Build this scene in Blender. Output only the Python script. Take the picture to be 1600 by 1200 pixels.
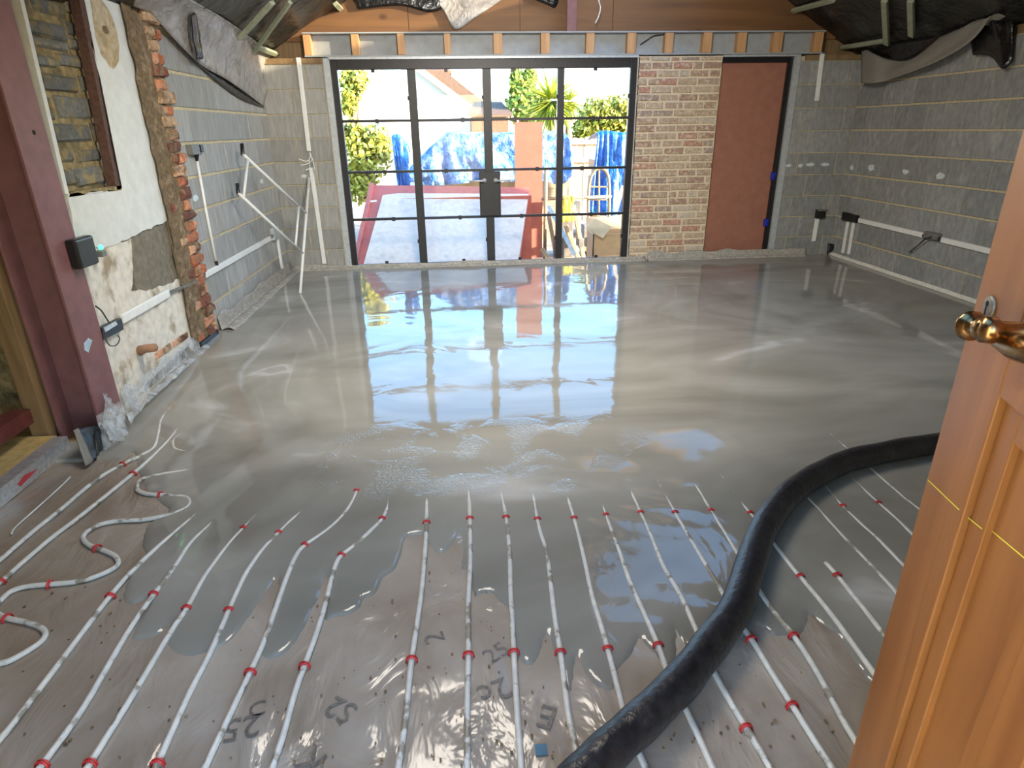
import bpy, math, random
import numpy as np
from mathutils import Vector, Matrix, noise

for o in list(bpy.data.objects): bpy.data.objects.remove(o)
scn = bpy.context.scene
C = scn.collection
rnd = random.Random(7)

# ------------------------------------------------------------------ camera
H, D, L, R = 1.40, 6.968, 1.890, 4.260      # eye height, back wall, left wall, right wall
YAW, PIT, ROL, F = .0762, .3882, -.0149, 975.16
FW = Vector((math.sin(YAW)*math.cos(PIT), math.cos(YAW)*math.cos(PIT), -math.sin(PIT)))
_rt = Vector((math.cos(YAW), -math.sin(YAW), 0)); _up = _rt.cross(FW)
RT = _rt*math.cos(ROL) + _up*math.sin(ROL)
UP = -_rt*math.sin(ROL) + _up*math.cos(ROL)
cd = bpy.data.cameras.new('camera'); cam = bpy.data.objects.new('camera', cd); C.objects.link(cam)
m = Matrix((RT, UP, -FW)).transposed().to_4x4(); m.translation = (0, 0, H); cam.matrix_world = m
cd.sensor_width = 36; cd.lens = F*36/1600; cd.clip_start = .02; cd.clip_end = 300
scn.camera = cam

# ------------------------------------------------------------------ sky, sun, exposure
SUN_TRAVEL = Vector((-.92, .33, -.21)).normalized()
w = bpy.data.worlds.new('sky'); scn.world = w; w.use_nodes = True
nt = w.node_tree; nt.nodes.clear()
sky = nt.nodes.new('ShaderNodeTexSky'); sky.sky_type = 'NISHITA'; sky.sun_disc = False
sky.sun_elevation = math.radians(24); sky.sun_rotation = math.atan2(-SUN_TRAVEL.x, -SUN_TRAVEL.y)
sky.air_density = 1.0; sky.dust_density = .5; sky.ozone_density = 1.0
bg = nt.nodes.new('ShaderNodeBackground'); bg.inputs['Strength'].default_value = 1.08
wo = nt.nodes.new('ShaderNodeOutputWorld')
hsv = nt.nodes.new('ShaderNodeHueSaturation'); hsv.inputs['Saturation'].default_value = 1.3
nt.links.new(sky.outputs[0], hsv.inputs['Color']); nt.links.new(hsv.outputs[0], bg.inputs[0]); nt.links.new(bg.outputs[0], wo.inputs[0])
sd = bpy.data.lights.new('sun', 'SUN'); sd.energy = 24.0; sd.color = (1, .80, .57); sd.angle = math.radians(1.5)
so = bpy.data.objects.new('sun', sd); C.objects.link(so)
so.rotation_euler = SUN_TRAVEL.to_track_quat('-Z', 'Y').to_euler(); so.location = (20, -8, 12)
# unseen fill lights, added: one behind the doorway, two under the roof
for nm, loc, tgt, size, pw, colr in (('doorway_fill', (.1, -1.6, 2.0), (.4, 5, .9), 1.0, 9, (1, .86, .70)), ('near_fill', (-.2, 2.8, 2.85), (.45, 1.7, .0), 1.1, 34, (1, .90, .77)), ('far_fill', (.35, 2.5, 2.6), (.5, 6.0, .3), .7, 60, (1, .94, .86))):
    ld = bpy.data.lights.new(nm, 'AREA'); ld.shape = 'DISK'; ld.size = size; ld.energy = pw; ld.spread = math.radians(130 if nm == 'far_fill' else 180); ld.color = colr
    lo = bpy.data.objects.new(nm, ld); C.objects.link(lo); lo.location = loc
    lo.rotation_euler = (Vector(tgt)-Vector(loc)).to_track_quat('-Z', 'Y').to_euler()
scn.view_settings.view_transform = 'Standard'; scn.view_settings.look = 'None'
scn.view_settings.gamma = 1; scn.view_settings.use_curve_mapping = False
scn.view_settings.exposure = 0.66

# ------------------------------------------------------------------ pixel -> place helpers
def ray(x, y): return FW + RT*((x-800)/F) - UP*((y-600)/F)
def PZ(x, y, z=0.):
    d = ray(x, y); return Vector((0, 0, H)) + d*((z-H)/d.z)
def PX(x, y, X=-L):
    d = ray(x, y); return Vector((0, 0, H)) + d*(X/d.x)
def PY(x, y, Y=D):
    d = ray(x, y); return Vector((0, 0, H)) + d*(Y/d.y)

# ------------------------------------------------------------------ mesh builder
class MB:
    def __init__(s): s.v = []; s.f = []
    def add(s, vs, fs):
        n = len(s.v); s.v += [tuple(p) for p in vs]; s.f += [tuple(i+n for i in f) for f in fs]; return s
    def box(s, a, b):
        x0, x1 = sorted((a[0], b[0])); y0, y1 = sorted((a[1], b[1])); z0, z1 = sorted((a[2], b[2]))
        return s.add([(x0,y0,z0),(x1,y0,z0),(x1,y1,z0),(x0,y1,z0),(x0,y0,z1),(x1,y0,z1),(x1,y1,z1),(x0,y1,z1)],
              [(0,3,2,1),(4,5,6,7),(0,1,5,4),(1,2,6,5),(2,3,7,6),(3,0,4,7)])
    def obox(s, c, ax, ay, az):      # centre and half-axis vectors
        c = Vector(c); ax = Vector(ax); ay = Vector(ay); az = Vector(az)
        vs = [c+ax*i+ay*j+az*k for k in (-1,1) for (i,j) in ((-1,-1),(1,-1),(1,1),(-1,1))]
        fl = ax.cross(ay).dot(az) < 0
        fs = [(0,3,2,1),(4,5,6,7),(0,1,5,4),(1,2,6,5),(2,3,7,6),(3,0,4,7)]
        return s.add(vs, [f[::-1] for f in fs] if fl else fs)
    def bar(s, a, b, wdt, thk, nrm=(0,0,1)):   # rectangular bar from a to b; wdt across, thk along nrm
        a = Vector(a); b = Vector(b); t = (b-a).normalized(); n = Vector(nrm); n = (n - t*n.dot(t)).normalized()
        q = t.cross(n)
        return s.obox((a+b)/2, (b-a)/2, q*wdt/2, n*thk/2)
    def tube(s, pts, r, n=8, cap=True):
        pts = [Vector(p) for p in pts]; rs = r if isinstance(r, (list, tuple)) else [r]*len(pts)
        ref = None; rings = []
        for i, p in enumerate(pts):
            t = (pts[min(i+1, len(pts)-1)] - pts[max(i-1, 0)]).normalized()
            if ref is None:
                ref = Vector((0,0,1)) if abs(t.z) < .9 else Vector((1,0,0))
            u = (ref - t*ref.dot(t)).normalized(); ref = u; v = t.cross(u)
            rings.append([p + (u*math.cos(2*math.pi*k/n) + v*math.sin(2*math.pi*k/n))*rs[i] for k in range(n)])
        vs = [q for rg in rings for q in rg]; fs = []
        for i in range(len(pts)-1):
            for k in range(n):
                a = i*n+k; b = i*n+(k+1) % n; fs.append((a, b, b+n, a+n))
        if cap: fs += [tuple(range(n))[::-1], tuple(range((len(pts)-1)*n, len(pts)*n))]
        return s.add(vs, fs)
    def prism(s, poly, d):           # planar polygon (3-D points) extruded by vector d
        poly = [Vector(p) for p in poly]; d = Vector(d); n = len(poly)
        nn = Vector((0,0,0))
        for i in range(n): nn += poly[i].cross(poly[(i+1) % n])
        if nn.dot(d) > 0: poly = poly[::-1]
        vs = poly + [p+d for p in poly]
        fs = [tuple(range(n)), tuple(range(2*n-1, n-1, -1))] + [((i+1) % n, i, i+n, (i+1) % n+n) for i in range(n)]
        return s.add(vs, fs)
    def lathe(s, prof, o, ax, n=16):  # prof: (radius, distance along axis)
        o = Vector(o); ax = Vector(ax).normalized()
        return s.tube([o+ax*h for r, h in prof], [max(r, 1e-4) for r, h in prof], n)
    def grid(s, fn, nu, nv):
        vs = [fn(i/nu, j/nv) for j in range(nv+1) for i in range(nu+1)]
        fs = [(j*(nu+1)+i, j*(nu+1)+i+1, (j+1)*(nu+1)+i+1, (j+1)*(nu+1)+i) for j in range(nv) for i in range(nu)]
        return s.add(vs, fs)
    def mesh(s, name, smooth=False):
        me = bpy.data.meshes.new(name); me.from_pydata(s.v, [], s.f); me.update()
        if smooth: me.polygons.foreach_set('use_smooth', [True]*len(me.polygons))
        return me

def link(o, parent=None):
    C.objects.link(o)
    if parent is not None:
        o.parent = parent
        o.matrix_parent_inverse = Matrix.Translation(parent.location).inverted() if parent.type == 'EMPTY' else Matrix()
    return o
def obj(name, mb, mat, parent=None, smooth=False, label=None, cat=None, group=None, kind=None):
    me = mb.mesh(name, smooth) if isinstance(mb, MB) else mb
    if mat is not None and not me.materials: me.materials.append(mat)
    o = bpy.data.objects.new(name, me); link(o, parent); return tag(o, label, cat, group, kind)
def tag(o, label=None, cat=None, group=None, kind=None):
    if label: o['label'] = label
    if cat: o['category'] = cat
    if group: o['group'] = group
    if kind: o['kind'] = kind
    return o
def thing(name, loc, label=None, cat=None, group=None, kind=None):
    o = bpy.data.objects.new(name, None); o.empty_display_size = .1; o.location = loc; C.objects.link(o)
    return tag(o, label, cat, group, kind)
def bevel(o, wd=.003, seg=2):
    b = o.modifiers.new('bevel', 'BEVEL'); b.width = wd; b.segments = seg; b.limit_method = 'ANGLE'; return o
def spline(pts, sub=6):              # Catmull-Rom
    P = [Vector(p) for p in pts]; out = []
    for i in range(len(P)-1):
        a, b, c, d = P[max(i-1,0)], P[i], P[i+1], P[min(i+2, len(P)-1)]
        for k in range(sub):
            t = k/sub
            out.append(.5*((2*b) + (c-a)*t + (2*a-5*b+4*c-d)*t*t + (3*b-a-3*c+d)*t**3))
    return out + [P[-1]]

# ------------------------------------------------------------------ materials
def lin(c): return tuple(((v/255)/12.92 if v/255 <= .04045 else ((v/255+.055)/1.055)**2.4) for v in c)
def new_mat(name):
    m = bpy.data.materials.new(name); m.use_nodes = True; n = m.node_tree.nodes; b = n['Principled BSDF']
    return m, n, m.node_tree.links, b
def M(name, col, rough=.7, metal=0., var=.15, scale=6., stretch=(1,1,1), bump=0., bscale=60., ramp=None, orand=0., col2=None,
      mix2=None, spec=.5, trans=0., alpha=1., detail=6., bdist=.01, bstretch=None):
    """noise-tinted procedural surface; col/col2 linear; ramp: colours picked per object; orand: brightness change per object"""
    m, n, l, b = new_mat(name)
    b.inputs['Roughness'].default_value = rough; b.inputs['Metallic'].default_value = metal
    b.inputs['Specular IOR Level'].default_value = spec
    geo = n.new('ShaderNodeNewGeometry'); mp = n.new('ShaderNodeMapping'); mp.inputs['Scale'].default_value = stretch
    l.new(geo.outputs['Position'], mp.inputs['Vector'])
    tx = n.new('ShaderNodeTexNoise'); tx.inputs['Scale'].default_value = scale; tx.inputs['Detail'].default_value = detail
    l.new(mp.outputs[0], tx.inputs['Vector'])
    src = None
    if ramp:
        oi = n.new('ShaderNodeObjectInfo'); cr = n.new('ShaderNodeValToRGB'); cr.color_ramp.interpolation = 'CONSTANT'
        e = cr.color_ramp.elements
        while len(e) < len(ramp): e.new(.5)
        for i, c in enumerate(ramp): e[i].position = i/len(ramp); e[i].color = (*c, 1)
        l.new(oi.outputs['Random'], cr.inputs[0]); src = cr.outputs[0]
    if col2 is not None:
        mx = n.new('ShaderNodeMix'); mx.data_type = 'RGBA'
        mr = n.new('ShaderNodeMapRange'); lo, hi = mix2 or (.4, .6)
        mr.inputs[1].default_value = lo; mr.inputs[2].default_value = hi
        l.new(tx.outputs[0], mr.inputs[0]); l.new(mr.outputs[0], mx.inputs[0])
        if src: l.new(src, mx.inputs[6])
        else: mx.inputs[6].default_value = (*col, 1)
        mx.inputs[7].default_value = (*col2, 1); src = mx.outputs[2]
    hs = n.new('ShaderNodeHueSaturation')
    if src: l.new(src, hs.inputs['Color'])
    else: hs.inputs['Color'].default_value = (*col, 1)
    t2 = n.new('ShaderNodeTexNoise'); t2.inputs['Scale'].default_value = scale*2.7; t2.inputs['Detail'].default_value = 5
    l.new(mp.outputs[0], t2.inputs['Vector'])
    ma = n.new('ShaderNodeMapRange'); ma.inputs[1].default_value = .3; ma.inputs[2].default_value = .7
    ma.inputs[3].default_value = 1-var; ma.inputs[4].default_value = 1+var
    l.new(t2.outputs[0], ma.inputs[0]); val = ma.outputs[0]
    if orand:
        oi2 = n.new('ShaderNodeObjectInfo'); mo = n.new('ShaderNodeMapRange')
        mo.inputs[3].default_value = 1-orand; mo.inputs[4].default_value = 1+orand
        l.new(oi2.outputs['Random'], mo.inputs[0])
        mm = n.new('ShaderNodeMath'); mm.operation = 'MULTIPLY'; l.new(val, mm.inputs[0]); l.new(mo.outputs[0], mm.inputs[1]); val = mm.outputs[0]
    l.new(val, hs.inputs['Value']); l.new(hs.outputs[0], b.inputs['Base Color'])
    if bump:
        tb = n.new('ShaderNodeTexNoise'); tb.inputs['Scale'].default_value = bscale; tb.inputs['Detail'].default_value = 4
        if bstretch:
            mb2 = n.new('ShaderNodeMapping'); mb2.inputs['Scale'].default_value = bstretch
            l.new(geo.outputs['Position'], mb2.inputs[0]); l.new(mb2.outputs[0], tb.inputs['Vector'])
        else: l.new(mp.outputs[0], tb.inputs['Vector'])
        bp = n.new('ShaderNodeBump'); bp.inputs['Strength'].default_value = bump; bp.inputs['Distance'].default_value = bdist
        l.new(tb.outputs[0], bp.inputs['Height']); l.new(bp.outputs[0], b.inputs['Normal'])
    if trans: b.inputs['Transmission Weight'].default_value = trans
    if alpha < 1: b.inputs['Alpha'].default_value = alpha
    return m
def wood(name, c1, c2, axis=2, scale=9, rough=.55, knots=False):
    m, n, l, b = new_mat(name); b.inputs['Roughness'].default_value = rough
    tc = n.new('ShaderNodeTexCoord'); mp = n.new('ShaderNodeMapping')
    st = [scale]*3; st[axis] = scale*.08; mp.inputs['Scale'].default_value = st
    l.new(tc.outputs['Object'], mp.inputs[0])
    tx = n.new('ShaderNodeTexNoise'); tx.inputs['Scale'].default_value = 2.5; tx.inputs['Detail'].default_value = 8; tx.inputs['Distortion'].default_value = 1.2
    l.new(mp.outputs[0], tx.inputs['Vector'])
    cr = n.new('ShaderNodeValToRGB'); cr.color_ramp.elements[0].position = .3; cr.color_ramp.elements[1].position = .72
    cr.color_ramp.elements[0].color = (*c2, 1); cr.color_ramp.elements[1].color = (*c1, 1)
    l.new(tx.outputs[0], cr.inputs[0]); src = cr.outputs[0]
    if knots:
        vo = n.new('ShaderNodeTexVoronoi'); vo.inputs['Scale'].default_value = knots
        m2 = n.new('ShaderNodeMapping'); s2 = [1.]*3; s2[axis] = .6; m2.inputs['Scale'].default_value = s2
        l.new(tc.outputs['Object'], m2.inputs[0]); l.new(m2.outputs[0], vo.inputs['Vector'])
        mr = n.new('ShaderNodeMapRange'); mr.inputs[1].default_value = .06; mr.inputs[2].default_value = .12; mr.inputs[3].default_value = .85; mr.inputs[4].default_value = 0
        l.new(vo.outputs['Distance'], mr.inputs[0])
        mx = n.new('ShaderNodeMix'); mx.data_type = 'RGBA'; l.new(mr.outputs[0], mx.inputs[0]); l.new(src, mx.inputs[6])
        mx.inputs[7].default_value = (c2[0]*.35, c2[1]*.28, c2[2]*.22, 1); src = mx.outputs[2]
    l.new(src, b.inputs['Base Color'])
    bp = n.new('ShaderNodeBump'); bp.inputs['Strength'].default_value = .15; bp.inputs['Distance'].default_value = .003
    l.new(tx.outputs[0], bp.inputs['Height']); l.new(bp.outputs[0], b.inputs['Normal'])
    return m
def film(name, col, opacity=.35, rough=.15, bump=.6, bscale=14):
    m, n, l, b = new_mat(name)
    b.inputs['Base Color'].default_value = (*col, 1); b.inputs['Roughness'].default_value = rough
    geo = n.new('ShaderNodeNewGeometry')
    tb = n.new('ShaderNodeTexNoise'); tb.inputs['Scale'].default_value = bscale; tb.inputs['Detail'].default_value = 6; tb.inputs['Distortion'].default_value = 1.5
    l.new(geo.outputs['Position'], tb.inputs['Vector'])
    bp = n.new('ShaderNodeBump'); bp.inputs['Strength'].default_value = bump; bp.inputs['Distance'].default_value = .02
    l.new(tb.outputs[0], bp.inputs['Height']); l.new(bp.outputs[0], b.inputs['Normal'])
    tr = n.new('ShaderNodeBsdfTransparent'); mx = n.new('ShaderNodeMixShader')
    mr = n.new('ShaderNodeMapRange'); mr.inputs[1].default_value = .35; mr.inputs[2].default_value = .65
    mr.inputs[3].default_value = max(0, opacity-.2); mr.inputs[4].default_value = min(1, opacity+.2)
    l.new(tb.outputs[0], mr.inputs[0]); l.new(mr.outputs[0], mx.inputs[0])
    l.new(tr.outputs[0], mx.inputs[1]); l.new(b.outputs[0], mx.inputs[2]); l.new(mx.outputs[0], n['Material Output'].inputs[0])
    return m
def glass_mat(name):
    m, n, l, b = new_mat(name); n.remove(b)
    tr = n.new('ShaderNodeBsdfTransparent'); tr.inputs[0].default_value = (.95, .97, .96, 1)
    gl = n.new('ShaderNodeBsdfGlossy'); gl.inputs['Roughness'].default_value = .01
    fr = n.new('ShaderNodeFresnel'); fr.inputs[0].default_value = 1.3
    mx = n.new('ShaderNodeMixShader'); l.new(fr.outputs[0], mx.inputs[0]); l.new(tr.outputs[0], mx.inputs[1]); l.new(gl.outputs[0], mx.inputs[2])
    l.new(mx.outputs[0], n['Material Output'].inputs[0]); return m
def emit(name, col, s):
    m, n, l, b = new_mat(name); b.inputs['Base Color'].default_value = (*col, 1)
    b.inputs['Emission Color'].default_value = (*col, 1); b.inputs['Emission Strength'].default_value = s; return m

GREY = (.33, .325, .30)
MT = dict(
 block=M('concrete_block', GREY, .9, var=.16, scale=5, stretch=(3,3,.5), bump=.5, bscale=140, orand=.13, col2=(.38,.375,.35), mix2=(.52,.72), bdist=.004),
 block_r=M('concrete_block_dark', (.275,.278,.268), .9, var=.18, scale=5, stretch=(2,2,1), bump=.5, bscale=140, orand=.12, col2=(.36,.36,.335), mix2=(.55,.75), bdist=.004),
 mortar=M('sandy_mortar', (.56,.47,.29), .95, var=.2, scale=20, bump=.6, bscale=90),
 brick=M('pier_brick', (.4,.25,.18), .9, var=.25, scale=25, bump=.8, bscale=70, bdist=.006, col2=(.60,.49,.36), mix2=(.48,.68),
   ramp=[(.40,.27,.18),(.46,.34,.22),(.36,.23,.16),(.48,.37,.25),(.41,.29,.20),(.33,.25,.20),(.44,.23,.16),(.50,.43,.33),(.43,.32,.22)]),
 brick_mortar=M('pier_mortar', (.68,.57,.41), .95, var=.15, scale=25, bump=.5, bscale=80),
 cutbrick=M('broken_brick', (.5,.2,.1), .9, var=.3, scale=16, bump=1., bscale=50, bdist=.012, col2=(.24,.16,.09), mix2=(.5,.62),
   ramp=[(.55,.25,.14),(.20,.06,.035),(.62,.36,.22),(.42,.14,.07),(.15,.06,.04),(.58,.3,.18),(.50,.33,.2)]),
 brownmortar=M('brown_mortar', (.17,.115,.06), .95, var=.35, scale=14, bump=1., bscale=30, bdist=.02, col2=(.28,.2,.12), mix2=(.5,.65)),
 stone=M('old_grey_brick', (.13,.13,.115), .9, var=.3, scale=14, bump=.8, bscale=35, orand=.3, col2=(.22,.17,.08), mix2=(.5,.62)),
 mudmortar=M('old_sandy_mortar', (.28,.215,.10), .95, var=.35, scale=10, bump=1., bscale=28, bdist=.02, col2=(.16,.125,.06), mix2=(.5,.62)),
 plaster=M('white_plaster', (.66,.67,.63), .85, var=.07, scale=6, bump=.25, bscale=18),
 dirtyplaster=M('stained_plaster', (.68,.63,.54), .9, var=.14, scale=7, bump=.6, bscale=25, col2=(.34,.27,.18), mix2=(.56,.70)),
 render=M('grey_render', (.20,.175,.13), .95, var=.25, scale=9, bump=1., bscale=26, bdist=.015, bstretch=(1,2,1)),
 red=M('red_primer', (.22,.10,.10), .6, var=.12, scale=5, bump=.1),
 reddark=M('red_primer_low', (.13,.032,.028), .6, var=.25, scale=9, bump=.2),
 steelgrey=M('grey_primer_beam', (.34,.36,.37), .6, var=.1, scale=5),
 galv=M('galvanised_strip', (.50,.53,.54), .45, .3, var=.12, scale=12),
 timber=wood('pine_block', (.62,.36,.17), (.46,.24,.10), 2, 7),
 batten=wood('green_batten', (.44,.46,.32), (.30,.33,.22), 1, 7),
 brownwood=wood('brown_timber', (.30,.20,.10), (.18,.11,.05), 2, 7),
 darkwood=M('dark_frame_timber', (.10,.05,.035), .8, var=.3, scale=18, bump=.4, bscale=50),
 ply=wood('pine_plywood', (.235,.112,.040), (.145,.067,.026), 0, 3.2, .6, knots=3.2),
 black_frame=M('black_door_frame', (.018,.016,.017), .45, var=.2, scale=8),
 black_plastic=M('black_plastic', (.012,.012,.013), .35, var=.2, scale=12),
 greyplast=M('grey_box_plastic', (.16,.16,.15), .5, var=.2, scale=14),
 white=M('white_upvc', (.80,.80,.76), .35, var=.05, scale=9),
 pipe=M('white_heating_pipe', (.62,.61,.56), .35, var=.10, scale=14, col2=(.26,.23,.18), mix2=(.57,.63)),
 clip=M('red_clip', (.55,.03,.03), .4, var=.1),
 door=wood('varnished_pine', (.35,.145,.040), (.225,.082,.020), 2, 5, .38, knots=2.3),
 door_rail=wood('varnished_pine_rail', (.35,.145,.040), (.225,.082,.020), 0, 5, .38, knots=2.3),
 brass=M('aged_brass', (.35,.20,.085), .25, 1., var=.25, scale=25),
 oldsteel=M('worn_escutcheon', (.25,.22,.18), .5, .6, var=.3, scale=60),
 hole=M('keyhole_black', (.004,.004,.004), .9),
 hose=M('black_rubber_hose', (.016,.0145,.016), .33, var=.4, scale=14, bump=.35, bscale=50, col2=(.034,.03,.03), mix2=(.56,.75)),
 redboard=M('red_brown_board', (.32,.135,.088), .75, var=.1, scale=4, bump=.2, bscale=50),
 roof=M('black_roof_membrane', (.016,.016,.015), .32, var=.3, scale=5, bump=1., bscale=9, bdist=.03, col2=(.05,.048,.042), mix2=(.55,.7)),
 blackpoly=M('black_polythene', (.010,.010,.011), .2, var=.3, scale=8, bump=.5, bscale=10, bdist=.03),
 felt=M('grey_felt_sheet', (.25,.235,.20), .8, var=.1, scale=20, bump=.3, bscale=160),
 foam=M('white_edge_foam', (.72,.70,.62), .8, var=.12, scale=12, bump=.3),
 glass=glass_mat('clear_glass'),
 polyclear=film('clear_polythene', (.66,.68,.68), .30, .12, .5, 12),
 polygrey=film('grey_polythene', (.40,.38,.36), .80, .22, .8, 9),
 polyedge=film('dirty_polythene_upstand', (.46,.43,.37), .85, .22, .9, 22),
 insul=M('insulation_board', (.55,.40,.16), .85, var=.2, scale=8),
 foil=M('silver_foil_edge', (.62,.63,.64), .35, .6, var=.2, scale=20, bump=.5, bscale=30),
 redprint=M('red_print', (.5,.05,.06), .6),
 green=emit('green_led', (.05, 1, .35), 3.),
 laserline=M('laser_line_yellow', (.75,.62,.05), .5),
 ink=M('grey_print', (.12,.105,.09), .5, var=.5, scale=40),
 palemark=M('pale_wall_mark', (.62,.68,.68), .9, var=.2, scale=30),
 terracotta=M('clay_stub', (.36,.20,.12), .8, var=.2),
 wire=M('pale_wire', (.72,.72,.68), .5),
 blue=M('blue_packer', (.01,.02,.35), .4),
 bluetape=M('blue_tape', (.05,.17,.26), .6),
 # outside
 ground=M('yard_ground', (.34,.30,.25), .95, var=.3, scale=3, bump=.4, bscale=20, col2=(.22,.18,.13), mix2=(.5,.65)),
 sheet=M('worn_grey_sheet', (.74,.56,.46), .8, var=.08, scale=7, col2=(.64,.47,.39), mix2=(.55,.7)),
 redout=M('red_primed_board', (.52,.13,.10), .7, var=.1, scale=5),
 orangeboard=M('orange_primed_board', (.33,.105,.08), .7, var=.08, scale=5),
 tarp=M('blue_tarpaulin', (.018,.12,.44), .3, var=.25, scale=7, bump=.8, bscale=12, bdist=.04, col2=(.07,.22,.55), mix2=(.52,.62)),
 tarp2=M('pale_blue_tarpaulin', (.045,.15,.42), .3, var=.2, scale=9, bump=1., bscale=9, bdist=.06, col2=(.20,.30,.52), mix2=(.42,.6)),
 leaf=M('olive_leaves', (.32,.30,.035), .6, var=.5, scale=2.5),
 leaf2=M('green_leaves', (.24,.30,.04), .6, var=.5, scale=2.5),
 palm=M('spiky_leaves', (.30,.34,.03), .5, var=.4, scale=3),
 bark=M('bark', (.16,.11,.07), .9, var=.3),
 housewall=M('cream_house_wall', (.75,.70,.62), .9, var=.05),
 housebrick=M('far_brick', (.22,.10,.06), .9, var=.2, scale=10),
 rooftile=M('far_roof_tile', (.13,.075,.05), .85, var=.2, scale=6),
 fence=wood('fence_board', (.48,.36,.24), (.34,.24,.15), 2, 5),
 card=M('cardboard', (.56,.35,.20), .85, var=.08, scale=5),
 cardpale=M('cardboard_pale', (.72,.54,.38), .85, var=.06, scale=5),
 yellow=M('yellow_bucket', (.75,.45,.02), .4),
 paint=M('pale_metal', (.62,.62,.62), .4, .3),
 rust=M('rusty_tube', (.33,.25,.17), .5, .4, var=.3, scale=20),
 debrisgrey=M('grey_rubble', (.16,.15,.15), .9, var=.25),
)

# wet screed -------------------------------------------------------
def screed_mat():
    m, n, l, b = new_mat('wet_screed'); geo = n.new('ShaderNodeNewGeometry')
    def tex(scale, stretch=(1,1,1), dist=0., det=5):
        mp = n.new('ShaderNodeMapping'); mp.inputs['Scale'].default_value = stretch; l.new(geo.outputs['Position'], mp.inputs[0])
        t = n.new('ShaderNodeTexNoise'); t.inputs['Scale'].default_value = scale; t.inputs['Detail'].default_value = det; t.inputs['Distortion'].default_value = dist
        l.new(mp.outputs[0], t.inputs['Vector']); return t.outputs[0]
    def rng(src, a, bb, c, d):
        mr = n.new('ShaderNodeMapRange'); mr.inputs[1].default_value = a; mr.inputs[2].default_value = bb; mr.inputs[3].default_value = c; mr.inputs[4].default_value = d
        l.new(src, mr.inputs[0]); return mr.outputs[0]
    def math_(op, x, y):
        q = n.new('ShaderNodeMath'); q.operation = op
        for i, v in enumerate((x, y)):
            if isinstance(v, (int, float)): q.inputs[i].default_value = v
            else: l.new(v, q.inputs[i])
        return q.outputs[0]
    cr = n.new('ShaderNodeValToRGB'); e = cr.color_ramp.elements
    e[0].position = .32; e[0].color = (.20,.19,.160, 1); e[1].position = .62; e[1].color = (.31,.300,.262, 1)
    x = e.new(.70); x.color = (.44,.435,.41, 1); x = e.new(.74); x.color = (.32,.31,.275, 1)
    l.new(tex(.55, (1,1.6,1), 2.2, 3), cr.inputs[0]); l.new(cr.outputs[0], b.inputs['Base Color'])
    b.inputs['IOR'].default_value = 1.42
    sep = n.new('ShaderNodeSeparateXYZ'); l.new(geo.outputs['Position'], sep.inputs[0])
    # relief: broad slow waves, flow ridges along the pipes near the edge, fine froth band
    near = rng(sep.outputs[1], 2.35, 2.0, 0, 1)
    froth = math_('MULTIPLY', rng(sep.outputs[1], 2.95, 2.75, 0, 1), rng(sep.outputs[1], 2.2, 2.4, 0, 1))
    froth = math_('MULTIPLY', froth, math_('MULTIPLY', rng(sep.outputs[0], -1.0, -.6, 0, 1), rng(sep.outputs[0], .95, .5, 0, 1)))
    froth = math_('MULTIPLY', froth, rng(tex(4, (1,1,1), .5, 3), .46, .58, 0, 1))
    h1 = tex(1.6, (1,1,1), 1.0, 2)
    h2 = tex(9, (1,.35,1), 1.5, 3)
    h3 = tex(75, (1,1,1), 0, 2)
    h4 = tex(26, (1,1,1), .3, 2)
    hsum = math_('ADD', math_('MULTIPLY', h1, .004), math_('MULTIPLY', math_('MULTIPLY', h2, near), .0024))
    hsum = math_('ADD', hsum, math_('MULTIPLY', math_('MULTIPLY', h3, froth), .0075))
    hsum = math_('ADD', hsum, math_('MULTIPLY', h4, .00016))
    bp = n.new('ShaderNodeBump'); bp.inputs['Strength'].default_value = 1; bp.inputs['Distance'].default_value = 1
    l.new(hsum, bp.inputs['Height']); l.new(bp.outputs[0], b.inputs['Normal'])
    l.new(rng(tex(2.2, (1,1,1), .5), .35, .7, .02, .07), b.inputs['Roughness'])
    return m
def membrane_mat():
    m, n, l, b = new_mat('polythene_membrane'); geo = n.new('ShaderNodeNewGeometry')
    tc = n.new('ShaderNodeTexNoise'); tc.inputs['Scale'].default_value = 2.2; tc.inputs['Detail'].default_value = 5; tc.inputs['Distortion'].default_value = .6
    l.new(geo.outputs['Position'], tc.inputs['Vector'])
    cr = n.new('ShaderNodeValToRGB'); e = cr.color_ramp.elements
    e[0].position = .3; e[0].color = (.26,.205,.15, 1); e[1].position = .7; e[1].color = (.42,.37,.31, 1)
    l.new(tc.outputs[0], cr.inputs[0]); l.new(cr.outputs[0], b.inputs['Base Color'])
    b.inputs['Roughness'].default_value = .17
    mp = n.new('ShaderNodeMapping'); mp.inputs['Scale'].default_value = (1,.55,1); mp.inputs['Rotation'].default_value = (0,0,.5); l.new(geo.outputs['Position'], mp.inputs[0])
    t1 = n.new('ShaderNodeTexNoise'); t1.inputs['Scale'].default_value = 5.5; t1.inputs['Detail'].default_value = 4; t1.inputs['Distortion'].default_value = .9; t1.inputs['Roughness'].default_value = .45
    l.new(mp.outputs[0], t1.inputs['Vector'])
    bp = n.new('ShaderNodeBump'); bp.inputs['Strength'].default_value = .8; bp.inputs['Distance'].default_value = .035
    l.new(t1.outputs[0], bp.inputs['Height']); l.new(bp.outputs[0], b.inputs['Normal'])
    return m
MT['screed'] = screed_mat(); MT['membrane'] = membrane_mat()

# ================================================================== STRUCTURE
ZJ = [1.561-.225*k for k in range(-2, 8)]     # bed joints of the blockwork, top 2.011 down to -.014
MEM = -.05                                      # membrane level; finished screed is z = 0
floor = obj('floor', MB().box((-2.75, -.6, -.25), (R+.3, D+.3, -.058)), MT['insul'], kind='structure')

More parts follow.
